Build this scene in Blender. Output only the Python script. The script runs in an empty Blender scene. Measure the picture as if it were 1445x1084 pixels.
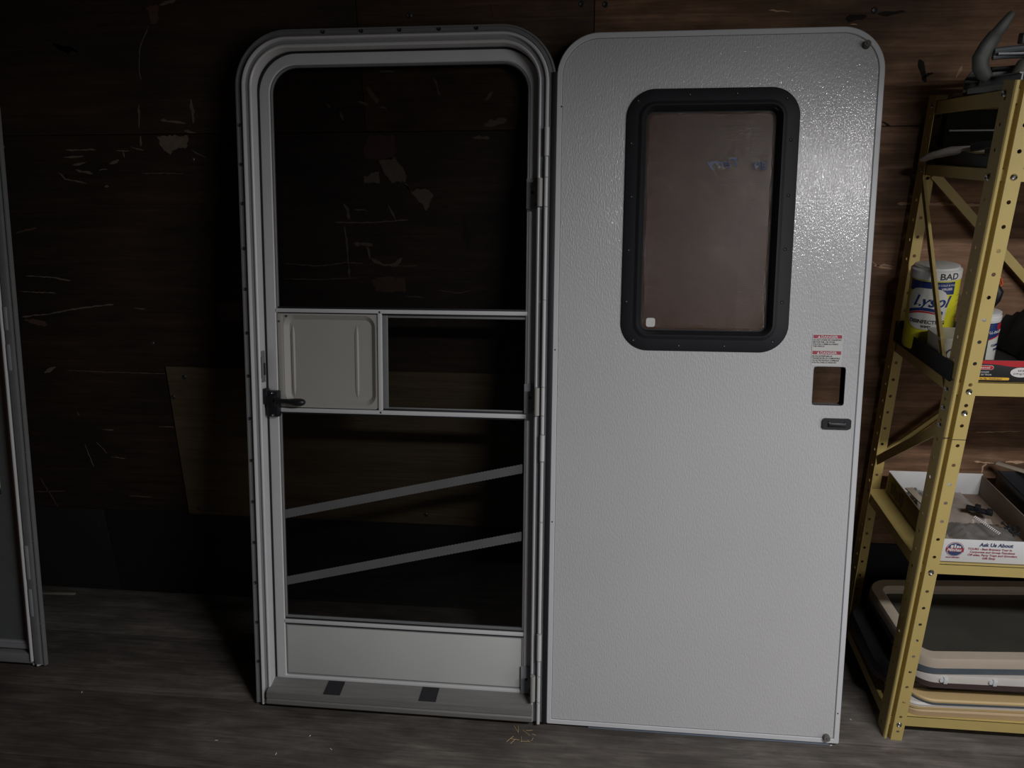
import bpy, bmesh, math, random
from mathutils import Vector, Matrix
from math import sin, cos, pi, radians

random.seed(7)
SC = bpy.context.scene
COL = SC.collection

# ------------------------------------------------------------------ camera
cam_d = bpy.data.cameras.new('camera')
cam_d.sensor_width = 36.0
cam_d.lens = 36.0 * 1100.0 / 1445.0
cam_d.clip_start = 0.05
cam = bpy.data.objects.new('camera', cam_d)
COL.objects.link(cam)
RIGHT = Vector((0.99395269, 0.10858287, -0.01636488))
DOWN = Vector((0.02392640, -0.35960402, -0.93279820))
FWD = Vector((-0.10717078, 0.92676573, -0.36002737))
M = Matrix.Identity(4)
for i in range(3):
    M[i][0] = RIGHT[i]; M[i][1] = -DOWN[i]; M[i][2] = -FWD[i]
M[0][3], M[1][3], M[2][3] = 0.0, -2.21, 1.70
cam.matrix_world = M
SC.camera = cam

# ------------------------------------------------------------------ view, world, lights
SC.view_settings.view_transform = 'Standard'
SC.view_settings.look = 'None'
SC.view_settings.exposure = 0.0
SC.view_settings.gamma = 1.0
SC.view_settings.use_curve_mapping = False

world = bpy.data.worlds.new('overcast_sky')
SC.world = world
world.use_nodes = True
wb = world.node_tree.nodes['Background']
wb.inputs['Color'].default_value = (0.62, 0.70, 0.85, 1)
wb.inputs['Strength'].default_value = 0.005

# a long ceiling lamp above and behind the camera, facing down, and an unseen fill light added on the right
def area_light(name, loc, aim, sx, sy, power, col):
    l = bpy.data.lights.new(name, 'AREA'); l.shape = 'RECTANGLE'; l.size = sx; l.size_y = sy; l.energy = power; l.color = col
    o = bpy.data.objects.new(name, l); COL.objects.link(o); o.location = loc
    o.rotation_euler = (Vector(aim) - Vector(loc)).to_track_quat('-Z', 'Y').to_euler()
area_light('ceiling_lamp', (1.20, -1.98, 2.20), (1.20, -2.16, 1.0), 1.0, 0.20, 57.0, (0.995, 0.985, 0.995))
area_light('right_fill', (3.9, -3.4, 1.6), (0.2, 0.0, 1.4), 1.8, 2.2, 32.0, (1.0, 0.97, 0.95))

# ------------------------------------------------------------------ helpers
def lin(*c):
    return tuple(((x / 255.0) / 12.92 if x / 255.0 <= 0.04045 else ((x / 255.0 + 0.055) / 1.055) ** 2.4) for x in c) + (1.0,)

def tag(o, label=None, cat=None, group=None, kind=None):
    if label: o['label'] = label
    if cat: o['category'] = cat
    if group: o['group'] = group
    if kind: o['kind'] = kind
    return o

def empty(name, loc=(0, 0, 0), rot=(0, 0, 0), parent=None):
    o = bpy.data.objects.new(name, None)
    o.empty_display_size = 0.1
    COL.objects.link(o)
    o.location = loc; o.rotation_euler = rot
    if parent: o.parent = parent
    return o

def finish(name, bm, mat, parent=None, angle=32, smooth=True, loc=None, rot=None, recalc=True):
    if recalc: bmesh.ops.recalc_face_normals(bm, faces=bm.faces)
    me = bpy.data.meshes.new(name)
    bm.to_mesh(me); bm.free()
    mats = mat if isinstance(mat, (list, tuple)) else [mat]
    for m in mats: me.materials.append(m)
    if smooth and len(me.polygons):
        me.shade_smooth()
        me.set_sharp_from_angle(angle=radians(angle))
    o = bpy.data.objects.new(name, me)
    COL.objects.link(o)
    if parent: o.parent = parent
    if loc: o.location = loc
    if rot: o.rotation_euler = rot
    return o

def share(name, src, parent=None, loc=None, rot=None):
    o = bpy.data.objects.new(name, src.data)
    COL.objects.link(o)
    if parent: o.parent = parent
    o.location = loc if loc else src.location
    o.rotation_euler = rot if rot else src.rotation_euler
    return o

def abox(bm, x0, x1, y0, y1, z0, z1, bev=0.0, mi=0):
    b = bmesh.new()
    vs = [b.verts.new((x, y, z)) for x in (x0, x1) for y in (y0, y1) for z in (z0, z1)]
    for f in ((0, 1, 3, 2), (4, 6, 7, 5), (0, 4, 5, 1), (2, 3, 7, 6), (0, 2, 6, 4), (1, 5, 7, 3)):
        b.faces.new([vs[i] for i in f])
    if bev > 0:
        bmesh.ops.bevel(b, geom=list(b.edges), offset=bev, segments=2, affect='EDGES', profile=0.5)
    merge(bm, b, mi)

def merge(bm, b, mi=0):
    mp = {}
    for v in b.verts: mp[v] = bm.verts.new(v.co)
    for f in b.faces:
        try:
            nf = bm.faces.new([mp[v] for v in f.verts]); nf.material_index = mi if mi else f.material_index
        except ValueError:
            pass
    b.free()

def box(name, mat, x0, x1, y0, y1, z0, z1, parent=None, bev=0.001):
    bm = bmesh.new(); abox(bm, x0, x1, y0, y1, z0, z1, bev)
    return finish(name, bm, mat, parent)

def acyl(bm, p0, p1, r0, r1=None, n=16, caps=True, mi=0):
    r1 = r0 if r1 is None else r1
    p0 = Vector(p0); p1 = Vector(p1)
    d = (p1 - p0).normalized()
    a = d.orthogonal().normalized(); b = d.cross(a)
    A = [bm.verts.new(p0 + (a * cos(2 * pi * i / n) + b * sin(2 * pi * i / n)) * r0) for i in range(n)]
    B = [bm.verts.new(p1 + (a * cos(2 * pi * i / n) + b * sin(2 * pi * i / n)) * r1) for i in range(n)]
    for i in range(n):
        f = bm.faces.new((A[i], A[(i + 1) % n], B[(i + 1) % n], B[i])); f.material_index = mi
    if caps:
        bm.faces.new(A[::-1]).material_index = mi; bm.faces.new(B).material_index = mi

def alathe(bm, prof, n=32, c=(0, 0), mi=None):
    """prof: list of (r, z[, matindex])"""
    rings = []
    for p in prof:
        rings.append([bm.verts.new((c[0] + p[0] * cos(2 * pi * i / n), c[1] + p[0] * sin(2 * pi * i / n), p[1])) for i in range(n)])
    for k in range(len(prof) - 1):
        for i in range(n):
            f = bm.faces.new((rings[k][i], rings[k][(i + 1) % n], rings[k + 1][(i + 1) % n], rings[k + 1][i]))
            f.material_index = prof[k][2] if len(prof[k]) > 2 else 0
    bm.faces.new(rings[0][::-1]); f = bm.faces.new(rings[-1])
    f.material_index = prof[-1][2] if len(prof[-1]) > 2 else 0

def atube(bm, pts, radii, n=10, flat=1.0, caps=True, up=Vector((0, 0, 1))):
    """tube along points; flat squashes along the second frame axis"""
    pts = [Vector(p) for p in pts]
    if not isinstance(radii, (list, tuple)): radii = [radii] * len(pts)
    rings = []
    for i, p in enumerate(pts):
        d = (pts[min(i + 1, len(pts) - 1)] - pts[max(i - 1, 0)]).normalized()
        a = d.cross(up)
        a = a.normalized() if a.length > 1e-4 else d.orthogonal().normalized()
        b = d.cross(a).normalized()
        rings.append([bm.verts.new(p + (a * cos(2 * pi * k / n) + b * flat * sin(2 * pi * k / n)) * radii[i]) for k in range(n)])
    for i in range(len(rings) - 1):
        for k in range(n):
            bm.faces.new((rings[i][k], rings[i][(k + 1) % n], rings[i + 1][(k + 1) % n], rings[i + 1][k]))
    if caps:
        bm.faces.new(rings[0][::-1]); bm.faces.new(rings[-1])

def rrect(x0, x1, z0, z1, R, off=0.0, n=10, arch=False):
    """outline of a rounded rectangle in the xz plane, inset by off; arch = open at the bottom, square feet"""
    Rt, Rb = R if isinstance(R, tuple) else (R, R)
    r = max(Rt - off, 0.002); rb = max(Rb - off, 0.0015)
    xa, xb, zb = x0 + off, x1 - off, z1 - off
    za = z0 if arch else z0 + off
    P = []
    if arch:
        P.append((xa, za))
    else:
        P += [(xa + rb - rb * sin(pi / 2 * k / n), za + rb - rb * cos(pi / 2 * k / n)) for k in range(n + 1)]
    P += [(xa + r - r * cos(pi / 2 * k / n), zb - r + r * sin(pi / 2 * k / n)) for k in range(n + 1)]
    P += [(xb - r + r * sin(pi / 2 * k / n), zb - r + r * cos(pi / 2 * k / n)) for k in range(n + 1)]
    if arch:
        P.append((xb, za))
    else:
        P += [(xb - rb + rb * cos(pi / 2 * k / n), za + rb - rb * sin(pi / 2 * k / n)) for k in range(n + 1)]
    return P

def asweep(bm, rect, R, prof, arch=False, closed_prof=True, n=10, mi=0):
    """prof: loop of (inset, depth y); swept round the outline"""
    rings = []
    for off, y in prof:
        rings.append([bm.verts.new((x, y, z)) for x, z in rrect(*rect, R, off, n, arch)])
    L = len(rings[0]); K = len(rings)
    for k in range(K if closed_prof else K - 1):
        a, b = rings[k], rings[(k + 1) % K]
        for i in range(L - 1 if arch else L):
            f = bm.faces.new((a[i], a[(i + 1) % L], b[(i + 1) % L], b[i])); f.material_index = mi
    if arch and closed_prof:
        try:
            bm.faces.new([r[0] for r in rings]); bm.faces.new([r[-1] for r in rings][::-1])
        except ValueError:
            pass

def aslab(bm, rect, R, y0, y1, n=10, arch=False, mi=0):
    o = rrect(*rect, R, 0, n, arch)
    A = [bm.verts.new((x, y0, z)) for x, z in o]; B = [bm.verts.new((x, y1, z)) for x, z in o]
    bm.faces.new(A).material_index = mi; bm.faces.new(B[::-1]).material_index = mi
    L = len(A)
    for i in range(L):
        bm.faces.new((A[i], B[i], B[(i + 1) % L], A[(i + 1) % L])).material_index = mi

def screw(bm, x, y, z, r=0.004, d=0.0015):
    """pan-head screw seen from -y"""
    n = 10
    A = [bm.verts.new((x + r * cos(2 * pi * i / n), y, z + r * sin(2 * pi * i / n))) for i in range(n)]
    B = [bm.verts.new((x + r * .7 * cos(2 * pi * i / n), y - d, z + r * .7 * sin(2 * pi * i / n))) for i in range(n)]
    for i in range(n): bm.faces.new((A[i], A[(i + 1) % n], B[(i + 1) % n], B[i]))
    c = [bm.verts.new((x + r * .3 * cos(2 * pi * i / n), y - d * .4, z + r * .3 * sin(2 * pi * i / n))) for i in range(n)]
    for i in range(n): bm.faces.new((B[i], B[(i + 1) % n], c[(i + 1) % n], c[i]))
    bm.faces.new(c)

def screws(name, pts, mat, parent, r=0.004, d=0.0015):
    bm = bmesh.new(); screw(bm, 0, 0, 0, r, d)
    first = finish(name, bm, mat, parent, loc=pts[0])
    for p in pts[1:]: share(name, first, parent, p, (0, 0, 0))
    return first

def text(name, s, mat, size, loc, rot=(pi / 2, 0, 0), parent=None, align='LEFT', ext=0.0002, mirror=False, shear=0.0, xs=1.0, bold=0.0):
    cu = bpy.data.curves.new(name, 'FONT')
    cu.body = s; cu.size = size; cu.align_x = align; cu.extrude = ext; cu.shear = shear; cu.offset = bold
    cu.resolution_u = 3
    t = bpy.data.objects.new('tmp_text', cu)
    COL.objects.link(t)
    dg = bpy.context.evaluated_depsgraph_get()
    me = bpy.data.meshes.new_from_object(t.evaluated_get(dg))
    bpy.data.objects.remove(t); bpy.data.curves.remove(cu)
    me.name = name
    me.transform(Matrix.Diagonal((-xs if mirror else xs, 1, 1, 1)))
    me.materials.clear(); me.materials.append(mat)
    o = bpy.data.objects.new(name, me)
    COL.objects.link(o)
    o.location = loc; o.rotation_euler = rot
    if parent: o.parent = parent
    return o

def bake(o):
    """apply the object's modifiers into its mesh"""
    dg = bpy.context.evaluated_depsgraph_get()
    me = bpy.data.meshes.new_from_object(o.evaluated_get(dg))
    o.modifiers.clear(); o.data = me

# ------------------------------------------------------------------ materials
def node_mat(name):
    m = bpy.data.materials.new(name); m.use_nodes = True
    nt = m.node_tree
    return m, nt, nt.nodes['Principled BSDF']

def simple(name, col, rough=0.5, metal=0.0, noise=0.12, nscale=30.0, bump=0.0, bscale=200.0, spec=0.5, stretch=(1, 1, 1)):
    m, nt, b = node_mat(name)
    N = nt.nodes; Lk = nt.links
    tc = N.new('ShaderNodeTexCoord'); mp = N.new('ShaderNodeMapping')
    mp.inputs['Scale'].default_value = stretch
    Lk.new(tc.outputs['Object'], mp.inputs['Vector'])
    nz = N.new('ShaderNodeTexNoise'); nz.inputs['Scale'].default_value = nscale; nz.inputs['Detail'].default_value = 5
    Lk.new(mp.outputs['Vector'], nz.inputs['Vector'])
    mx = N.new('ShaderNodeMix'); mx.data_type = 'RGBA'
    mx.inputs['A'].default_value = tuple(c * (1 - noise) for c in col[:3]) + (1,)
    mx.inputs['B'].default_value = tuple(min(1, c * (1 + noise)) for c in col[:3]) + (1,)
    Lk.new(nz.outputs['Fac'], mx.inputs['Factor'])
    Lk.new(mx.outputs['Result'], b.inputs['Base Color'])
    b.inputs['Roughness'].default_value = rough; b.inputs['Metallic'].default_value = metal
    b.inputs['Specular IOR Level'].default_value = spec
    if bump > 0:
        n2 = N.new('ShaderNodeTexNoise'); n2.inputs['Scale'].default_value = bscale; n2.inputs['Detail'].default_value = 3
        Lk.new(mp.outputs['Vector'], n2.inputs['Vector'])
        bp = N.new('ShaderNodeBump'); bp.inputs['Strength'].default_value = bump; bp.inputs['Distance'].default_value = 0.002
        Lk.new(n2.outputs['Fac'], bp.inputs['Height']); Lk.new(bp.outputs['Normal'], b.inputs['Normal'])
    return m

def wood(name, c1, c2, c3, gscale=(1.5, 20, 20), rough=0.75, stain=(0.35, 0.62), stain_col=None, bump=0.25):
    """grain runs along x"""
    m, nt, b = node_mat(name)
    N = nt.nodes; Lk = nt.links
    tc = N.new('ShaderNodeTexCoord')
    mp = N.new('ShaderNodeMapping'); mp.inputs['Scale'].default_value = gscale
    Lk.new(tc.outputs['Object'], mp.inputs['Vector'])
    g = N.new('ShaderNodeTexNoise'); g.inputs['Scale'].default_value = 2.2; g.inputs['Detail'].default_value = 9; g.inputs['Roughness'].default_value = 0.62
    g.inputs['Distortion'].default_value = 0.6
    Lk.new(mp.outputs['Vector'], g.inputs['Vector'])
    cr = N.new('ShaderNodeValToRGB')
    e = cr.color_ramp.elements
    e[0].position = 0.3; e[0].color = c1; e[1].position = 0.72; e[1].color = c3
    k = e.new(0.5); k.color = c2
    Lk.new(g.outputs['Fac'], cr.inputs['Fac'])
    # large blotches of dirt
    mp2 = N.new('ShaderNodeMapping'); mp2.inputs['Scale'].default_value = (1.6, 3.2, 3.2)
    Lk.new(tc.outputs['Object'], mp2.inputs['Vector'])
    s = N.new('ShaderNodeTexNoise'); s.inputs['Scale'].default_value = 1.6; s.inputs['Detail'].default_value = 6; s.inputs['Roughness'].default_value = 0.6
    Lk.new(mp2.outputs['Vector'], s.inputs['Vector'])
    mr = N.new('ShaderNodeMapRange'); mr.inputs['From Min'].default_value = stain[0]; mr.inputs['From Max'].default_value = stain[1]
    mr.inputs['To Min'].default_value = 0.75; mr.inputs['To Max'].default_value = 0.0
    Lk.new(s.outputs['Fac'], mr.inputs['Value'])
    mx = N.new('ShaderNodeMix'); mx.data_type = 'RGBA'
    Lk.new(mr.outputs['Result'], mx.inputs['Factor']); Lk.new(cr.outputs['Color'], mx.inputs['A'])
    mx.inputs['B'].default_value = stain_col or tuple(c * 0.35 for c in c1[:3]) + (1,)
    # fine scratches
    mp3 = N.new('ShaderNodeMapping'); mp3.inputs['Scale'].default_value = (5, 160, 160)
    Lk.new(tc.outputs['Object'], mp3.inputs['Vector'])
    f = N.new('ShaderNodeTexNoise'); f.inputs['Scale'].default_value = 1.0; f.inputs['Detail'].default_value = 4
    Lk.new(mp3.outputs['Vector'], f.inputs['Vector'])
    mr2 = N.new('ShaderNodeMapRange'); mr2.inputs['From Min'].default_value = 0.3; mr2.inputs['From Max'].default_value = 0.7
    mr2.inputs['To Min'].default_value = 0.78; mr2.inputs['To Max'].default_value = 1.2
    Lk.new(f.outputs['Fac'], mr2.inputs['Value'])
    ml = N.new('ShaderNodeMix'); ml.data_type = 'RGBA'; ml.blend_type = 'MULTIPLY'; ml.inputs['Factor'].default_value = 1.0
    Lk.new(mx.outputs['Result'], ml.inputs['A']); Lk.new(mr2.outputs['Result'], ml.inputs['B'])
    Lk.new(ml.outputs['Result'], b.inputs['Base Color'])
    b.inputs['Roughness'].default_value = rough; b.inputs['Specular IOR Level'].default_value = 0.3
    bp = N.new('ShaderNodeBump'); bp.inputs['Strength'].default_value = bump; bp.inputs['Distance'].default_value = 0.003
    Lk.new(g.outputs['Fac'], bp.inputs['Height']); Lk.new(bp.outputs['Normal'], b.inputs['Normal'])
    return m

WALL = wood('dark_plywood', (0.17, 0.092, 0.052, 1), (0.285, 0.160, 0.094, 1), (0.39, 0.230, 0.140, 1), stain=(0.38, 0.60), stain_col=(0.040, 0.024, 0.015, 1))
WALL_M = wood('mid_shaded_plywood', (0.058, 0.034, 0.020, 1), (0.090, 0.053, 0.032, 1), (0.125, 0.075, 0.047, 1))  # middle step of the leftward light falloff, put into the plywood colour
WALL_L = wood('darker_shaded_plywood', (0.019, 0.0115, 0.0075, 1), (0.030, 0.0175, 0.011, 1), (0.046, 0.027, 0.017, 1), stain=(0.36, 0.62), stain_col=(0.010, 0.008, 0.0065, 1))  # left panels: dimmer light towards the left is darkened into the wood
PATCH = wood('lighter_plywood', (0.070, 0.050, 0.026, 1), (0.092, 0.067, 0.036, 1), (0.110, 0.081, 0.045, 1), gscale=(1.0, 14, 14), stain=(0.25, 0.5), bump=0.1)
KICK = simple('black_kick_board', (0.0035, 0.0035, 0.004, 1), rough=0.7, noise=0.3, nscale=6)
FLOORM = wood('grey_floor_boards', (0.080, 0.072, 0.064, 1), (0.128, 0.114, 0.101, 1), (0.195, 0.174, 0.155, 1), gscale=(3.2, 15, 15), stain=(0.36, 0.60), stain_col=(0.055, 0.046, 0.040, 1), bump=0.5, rough=0.6)
CHIP_T = simple('bare_wood_scar', (0.115, 0.088, 0.066, 1), rough=0.9, noise=0.4, nscale=60)
CHIP_R = simple('peeled_veneer', (0.065, 0.034, 0.026, 1), rough=0.9, noise=0.35, nscale=50)
CHIP_B = simple('bright_bare_wood_scar', (0.52, 0.33, 0.21, 1), rough=0.9, noise=0.35, nscale=60)
CHIP_D = simple('dark_gouge', (0.012, 0.009, 0.007, 1), rough=0.9)
ALU = simple('painted_white_aluminium', (0.58, 0.585, 0.595, 1), rough=0.38, noise=0.05, nscale=12, spec=0.5)
ALU_G = simple('grey_aluminium_track', (0.27, 0.28, 0.30, 1), rough=0.4, noise=0.08, nscale=18)
ALU_D = simple('worn_grey_aluminium', (0.18, 0.185, 0.19, 1), rough=0.45, noise=0.15, nscale=25)
MILL = simple('mill_aluminium', (0.28, 0.275, 0.265, 1), rough=0.45, metal=0.5, noise=0.25, nscale=8, stretch=(1, 20, 20))
WHITE_P = simple('white_kick_panel', (0.50, 0.51, 0.50, 1), rough=0.45, noise=0.04, nscale=5)
CREAM_P = simple('off_white_plastic', (0.36, 0.35, 0.325, 1), rough=0.5, noise=0.05, nscale=9)
BLACK_P = simple('black_plastic', (0.012, 0.013, 0.016, 1), rough=0.42, noise=0.2, nscale=30)
BLACK_M = simple('black_moulded_trim', (0.011, 0.012, 0.015, 1), rough=0.6, noise=0.12, nscale=25, bump=0.08, bscale=400, spec=0.35)
RUBBER = simple('black_rubber', (0.008, 0.009, 0.013, 1), rough=0.6)
SCREWM = simple('dark_screw', (0.05, 0.05, 0.055, 1), rough=0.4, metal=0.5)
BOLT = simple('zinc_bolt', (0.55, 0.55, 0.53, 1), rough=0.25, metal=1.0)
TAPEM = simple('black_tape', (0.018, 0.018, 0.022, 1), rough=0.55)
OLIVE = simple('olive_yellow_enamel', (0.50, 0.385, 0.135, 1), rough=0.5, noise=0.09, nscale=14, bump=0.05)
TRIMW = simple('white_edge_trim', (0.60, 0.61, 0.63, 1), rough=0.42, noise=0.04, nscale=10)

# embossed fibreglass skin of the white door
def make_skin():
    m, nt, b = node_mat('embossed_white_skin')
    N = nt.nodes; Lk = nt.links
    tc = N.new('ShaderNodeTexCoord')
    mp = N.new('ShaderNodeMapping'); mp.inputs['Scale'].default_value = (270, 1, 105)
    Lk.new(tc.outputs['Object'], mp.inputs['Vector'])
    a = N.new('ShaderNodeTexNoise'); a.inputs['Scale'].default_value = 1.0; a.inputs['Detail'].default_value = 2.5; a.inputs['Roughness'].default_value = 0.6
    Lk.new(mp.outputs['Vector'], a.inputs['Vector'])
    bp = N.new('ShaderNodeBump'); bp.inputs['Strength'].default_value = 0.8; bp.inputs['Distance'].default_value = 0.0018
    Lk.new(a.outputs['Fac'], bp.inputs['Height']); Lk.new(bp.outputs['Normal'], b.inputs['Normal'])
    d = N.new('ShaderNodeTexNoise'); d.inputs['Scale'].default_value = 3.0; d.inputs['Detail'].default_value = 5
    Lk.new(tc.outputs['Object'], d.inputs['Vector'])
    mx = N.new('ShaderNodeMix'); mx.data_type = 'RGBA'
    mx.inputs['A'].default_value = (0.50, 0.50, 0.51, 1); mx.inputs['B'].default_value = (0.56, 0.56, 0.57, 1)
    Lk.new(d.outputs['Fac'], mx.inputs['Factor']); Lk.new(mx.outputs['Result'], b.inputs['Base Color'])
    b.inputs['Roughness'].default_value = 0.32; b.inputs['Specular IOR Level'].default_value = 0.5
    # lacquer with a coarser pebble that sparkles
    mq = N.new('ShaderNodeMapping'); mq.inputs['Scale'].default_value = (1.0, 1.0, 0.55)
    Lk.new(tc.outputs['Object'], mq.inputs['Vector'])
    q = N.new('ShaderNodeTexNoise'); q.inputs['Scale'].default_value = 300.0; q.inputs['Detail'].default_value = 1.0
    Lk.new(mq.outputs['Vector'], q.inputs['Vector'])
    b2 = N.new('ShaderNodeBump'); b2.inputs['Strength'].default_value = 1.0; b2.inputs['Distance'].default_value = 0.0009
    Lk.new(q.outputs['Fac'], b2.inputs['Height'])
    b.inputs['Coat Weight'].default_value = 0.65; b.inputs['Coat Roughness'].default_value = 0.10
    Lk.new(b2.outputs['Normal'], b.inputs['Coat Normal'])
    return m
SKIN = make_skin()

def make_glass(name, tint, opac, gloss=0.07, grough=0.02, bump=0.0, bscale=300.0, body=(0.02, 0.02, 0.02, 1)):
    """thin pane: mostly see-through, a little body colour and a mirror gloss"""
    m = bpy.data.materials.new(name); m.use_nodes = True
    nt = m.node_tree; N = nt.nodes; Lk = nt.links
    N.clear()
    out = N.new('ShaderNodeOutputMaterial')
    tr = N.new('ShaderNodeBsdfTransparent'); tr.inputs['Color'].default_value = tint
    di = N.new('ShaderNodeBsdfDiffuse'); di.inputs['Color'].default_value = body
    gl = N.new('ShaderNodeBsdfGlossy'); gl.inputs['Roughness'].default_value = grough
    m1 = N.new('ShaderNodeMixShader'); m1.inputs['Fac'].default_value = opac
    Lk.new(tr.outputs[0], m1.inputs[1]); Lk.new(di.outputs[0], m1.inputs[2])
    m2 = N.new('ShaderNodeMixShader')
    fr = N.new('ShaderNodeFresnel'); fr.inputs['IOR'].default_value = 1.45
    ml = N.new('ShaderNodeMath'); ml.operation = 'MULTIPLY'; ml.inputs[1].default_value = gloss / 0.04
    Lk.new(fr.outputs[0], ml.inputs[0]); Lk.new(ml.outputs[0], m2.inputs['Fac'])
    Lk.new(m1.outputs[0], m2.inputs[1]); Lk.new(gl.outputs[0], m2.inputs[2])
    Lk.new(m2.outputs[0], out.inputs['Surface'])
    if bump > 0:
        tc = N.new('ShaderNodeTexCoord')
        nz = N.new('ShaderNodeTexNoise'); nz.inputs['Scale'].default_value = bscale; nz.inputs['Detail'].default_value = 2
        Lk.new(tc.outputs['Object'], nz.inputs['Vector'])
        bp = N.new('ShaderNodeBump'); bp.inputs['Strength'].default_value = bump; bp.inputs['Distance'].default_value = 0.0015
        Lk.new(nz.outputs['Fac'], bp.inputs['Height'])
        Lk.new(bp.outputs['Normal'], gl.inputs['Normal']); Lk.new(bp.outputs['Normal'], di.inputs['Normal'])
    return m
GLASS = make_glass('clear_door_glass', (0.90, 0.90, 0.90, 1), 0.02, gloss=0.03)
OBSCURE = make_glass('pebbled_obscure_glass', (0.55, 0.45, 0.40, 1), 0.72, gloss=0.042, grough=0.05, bump=1.0, bscale=260.0, body=(0.095, 0.054, 0.034, 1))
BAG = make_glass('clear_poly_bag', (0.75, 0.74, 0.72, 1), 0.45, gloss=0.09, grough=0.15, bump=0.5, bscale=60, body=(0.22, 0.20, 0.18, 1))

# ================================================================== STRUCTURE
wall_back = empty('wall_back'); tag(wall_back, kind='structure')
def panel(name, x0, x1, z0, z1, y0=0.0, y1=0.012, mat=WALL, parent=wall_back, bev=0.0012):
    return box(name, mat, x0, x1, y0, y1, z0, z1, parent, bev)
box('wall_backing', KICK, -2.6, 3.2, 0.013, 0.05, 0.0, 2.6, wall_back, 0)
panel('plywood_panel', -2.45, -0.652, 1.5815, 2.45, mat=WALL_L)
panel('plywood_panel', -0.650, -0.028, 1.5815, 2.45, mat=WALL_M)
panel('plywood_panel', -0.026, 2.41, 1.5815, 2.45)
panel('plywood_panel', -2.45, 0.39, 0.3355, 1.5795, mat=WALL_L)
panel('plywood_panel', 0.392, 2.9, 0.3355, 1.5795)
panel('plywood_panel', 2.412, 2.9, 1.5815, 2.45)
panel('kick_board', -2.45, -1.70, 0.0, 0.3345, mat=KICK, y0=-0.002)
panel('kick_board', -1.698, 0.70, 0.0, 0.3345, mat=KICK, y0=-0.002)
panel('kick_board', 0.702, 2.9, 0.0, 0.3345, mat=KICK, y0=-0.002)
# slanted lighter patch board
bm = bmesh.new()
pts = [(-1.38, 0.337), (0.42, 0.337), (0.42, 0.874), (-1.366, 0.874)]
A = [bm.verts.new((x, -0.006, z)) for x, z in pts]; B = [bm.verts.new((x, 0.0, z)) for x, z in pts]
bm.faces.new(A); bm.faces.new(B[::-1])
for i in range(4): bm.faces.new((A[i], B[i], B[(i + 1) % 4], A[(i + 1) % 4]))
tag(finish('plywood_patch', bm, PATCH, wall_back), 'lighter brown plywood patch board')
# screws in the wall
bm = bmesh.new()
for x, z in ((-0.06, 1.885), (0.0, 1.883), (0.66, 1.853), (-0.51, 1.87), (-1.31, 0.84), (-1.36, 0.77), (-1.34, 0.36), (-0.55, 0.372), (-0.81, 0.80),
             (-1.17, 1.51), (-0.93, 1.50), (-1.40, 0.95), (0.9, 0.95), (1.2, 1.52), (-1.75, 1.55), (1.05, 1.62)):
    screw(bm, x, -0.0 if not (x < 0.4 and z < .874 and x > -1.38) else -0.006, z, 0.008, 0.002)
tag(finish('wall_screws', bm, SCREWM, wall_back), kind='stuff')

# scars and peeled veneer on the plywood, each a thin irregular flake of relief
CHIP_POLYS = [('t',[(-1.264,1.577),(-1.17,1.576),(-1.18,1.543),(-1.22,1.54),(-1.231,1.522),(-1.256,1.54)]),('r',[(-1.231,1.909),(-1.197,1.912),(-1.206,1.87),(-1.228,1.866)]),('r',[(-1.164,1.084),(-1.08,1.094),(-1.09,1.031),(-1.163,1.034)]),('r',[(-0.642,1.571),(-0.572,1.57),(-0.565,1.53),(-0.576,1.511),(-0.617,1.505),(-0.66,1.511),(-0.662,1.537)]),('t',[(-0.617,1.505),(-0.573,1.511),(-0.548,1.479),(-0.543,1.447),(-0.588,1.444),(-0.609,1.473)]),('t',[(-0.55,1.443),(-0.528,1.421),(-0.514,1.427),(-0.487,1.424),(-0.469,1.407),(-0.491,1.365),(-0.513,1.394)]),('r',[(-0.669,1.165),(-0.622,1.172),(-0.569,1.166),(-0.568,1.127),(-0.661,1.129)]),('r',[(-0.291,1.889),(-0.249,1.883),(-0.258,1.855),(-0.29,1.859)]),('t',[(-0.665,1.46),(-0.626,1.473),(-0.622,1.444),(-0.666,1.444)])]
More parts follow.
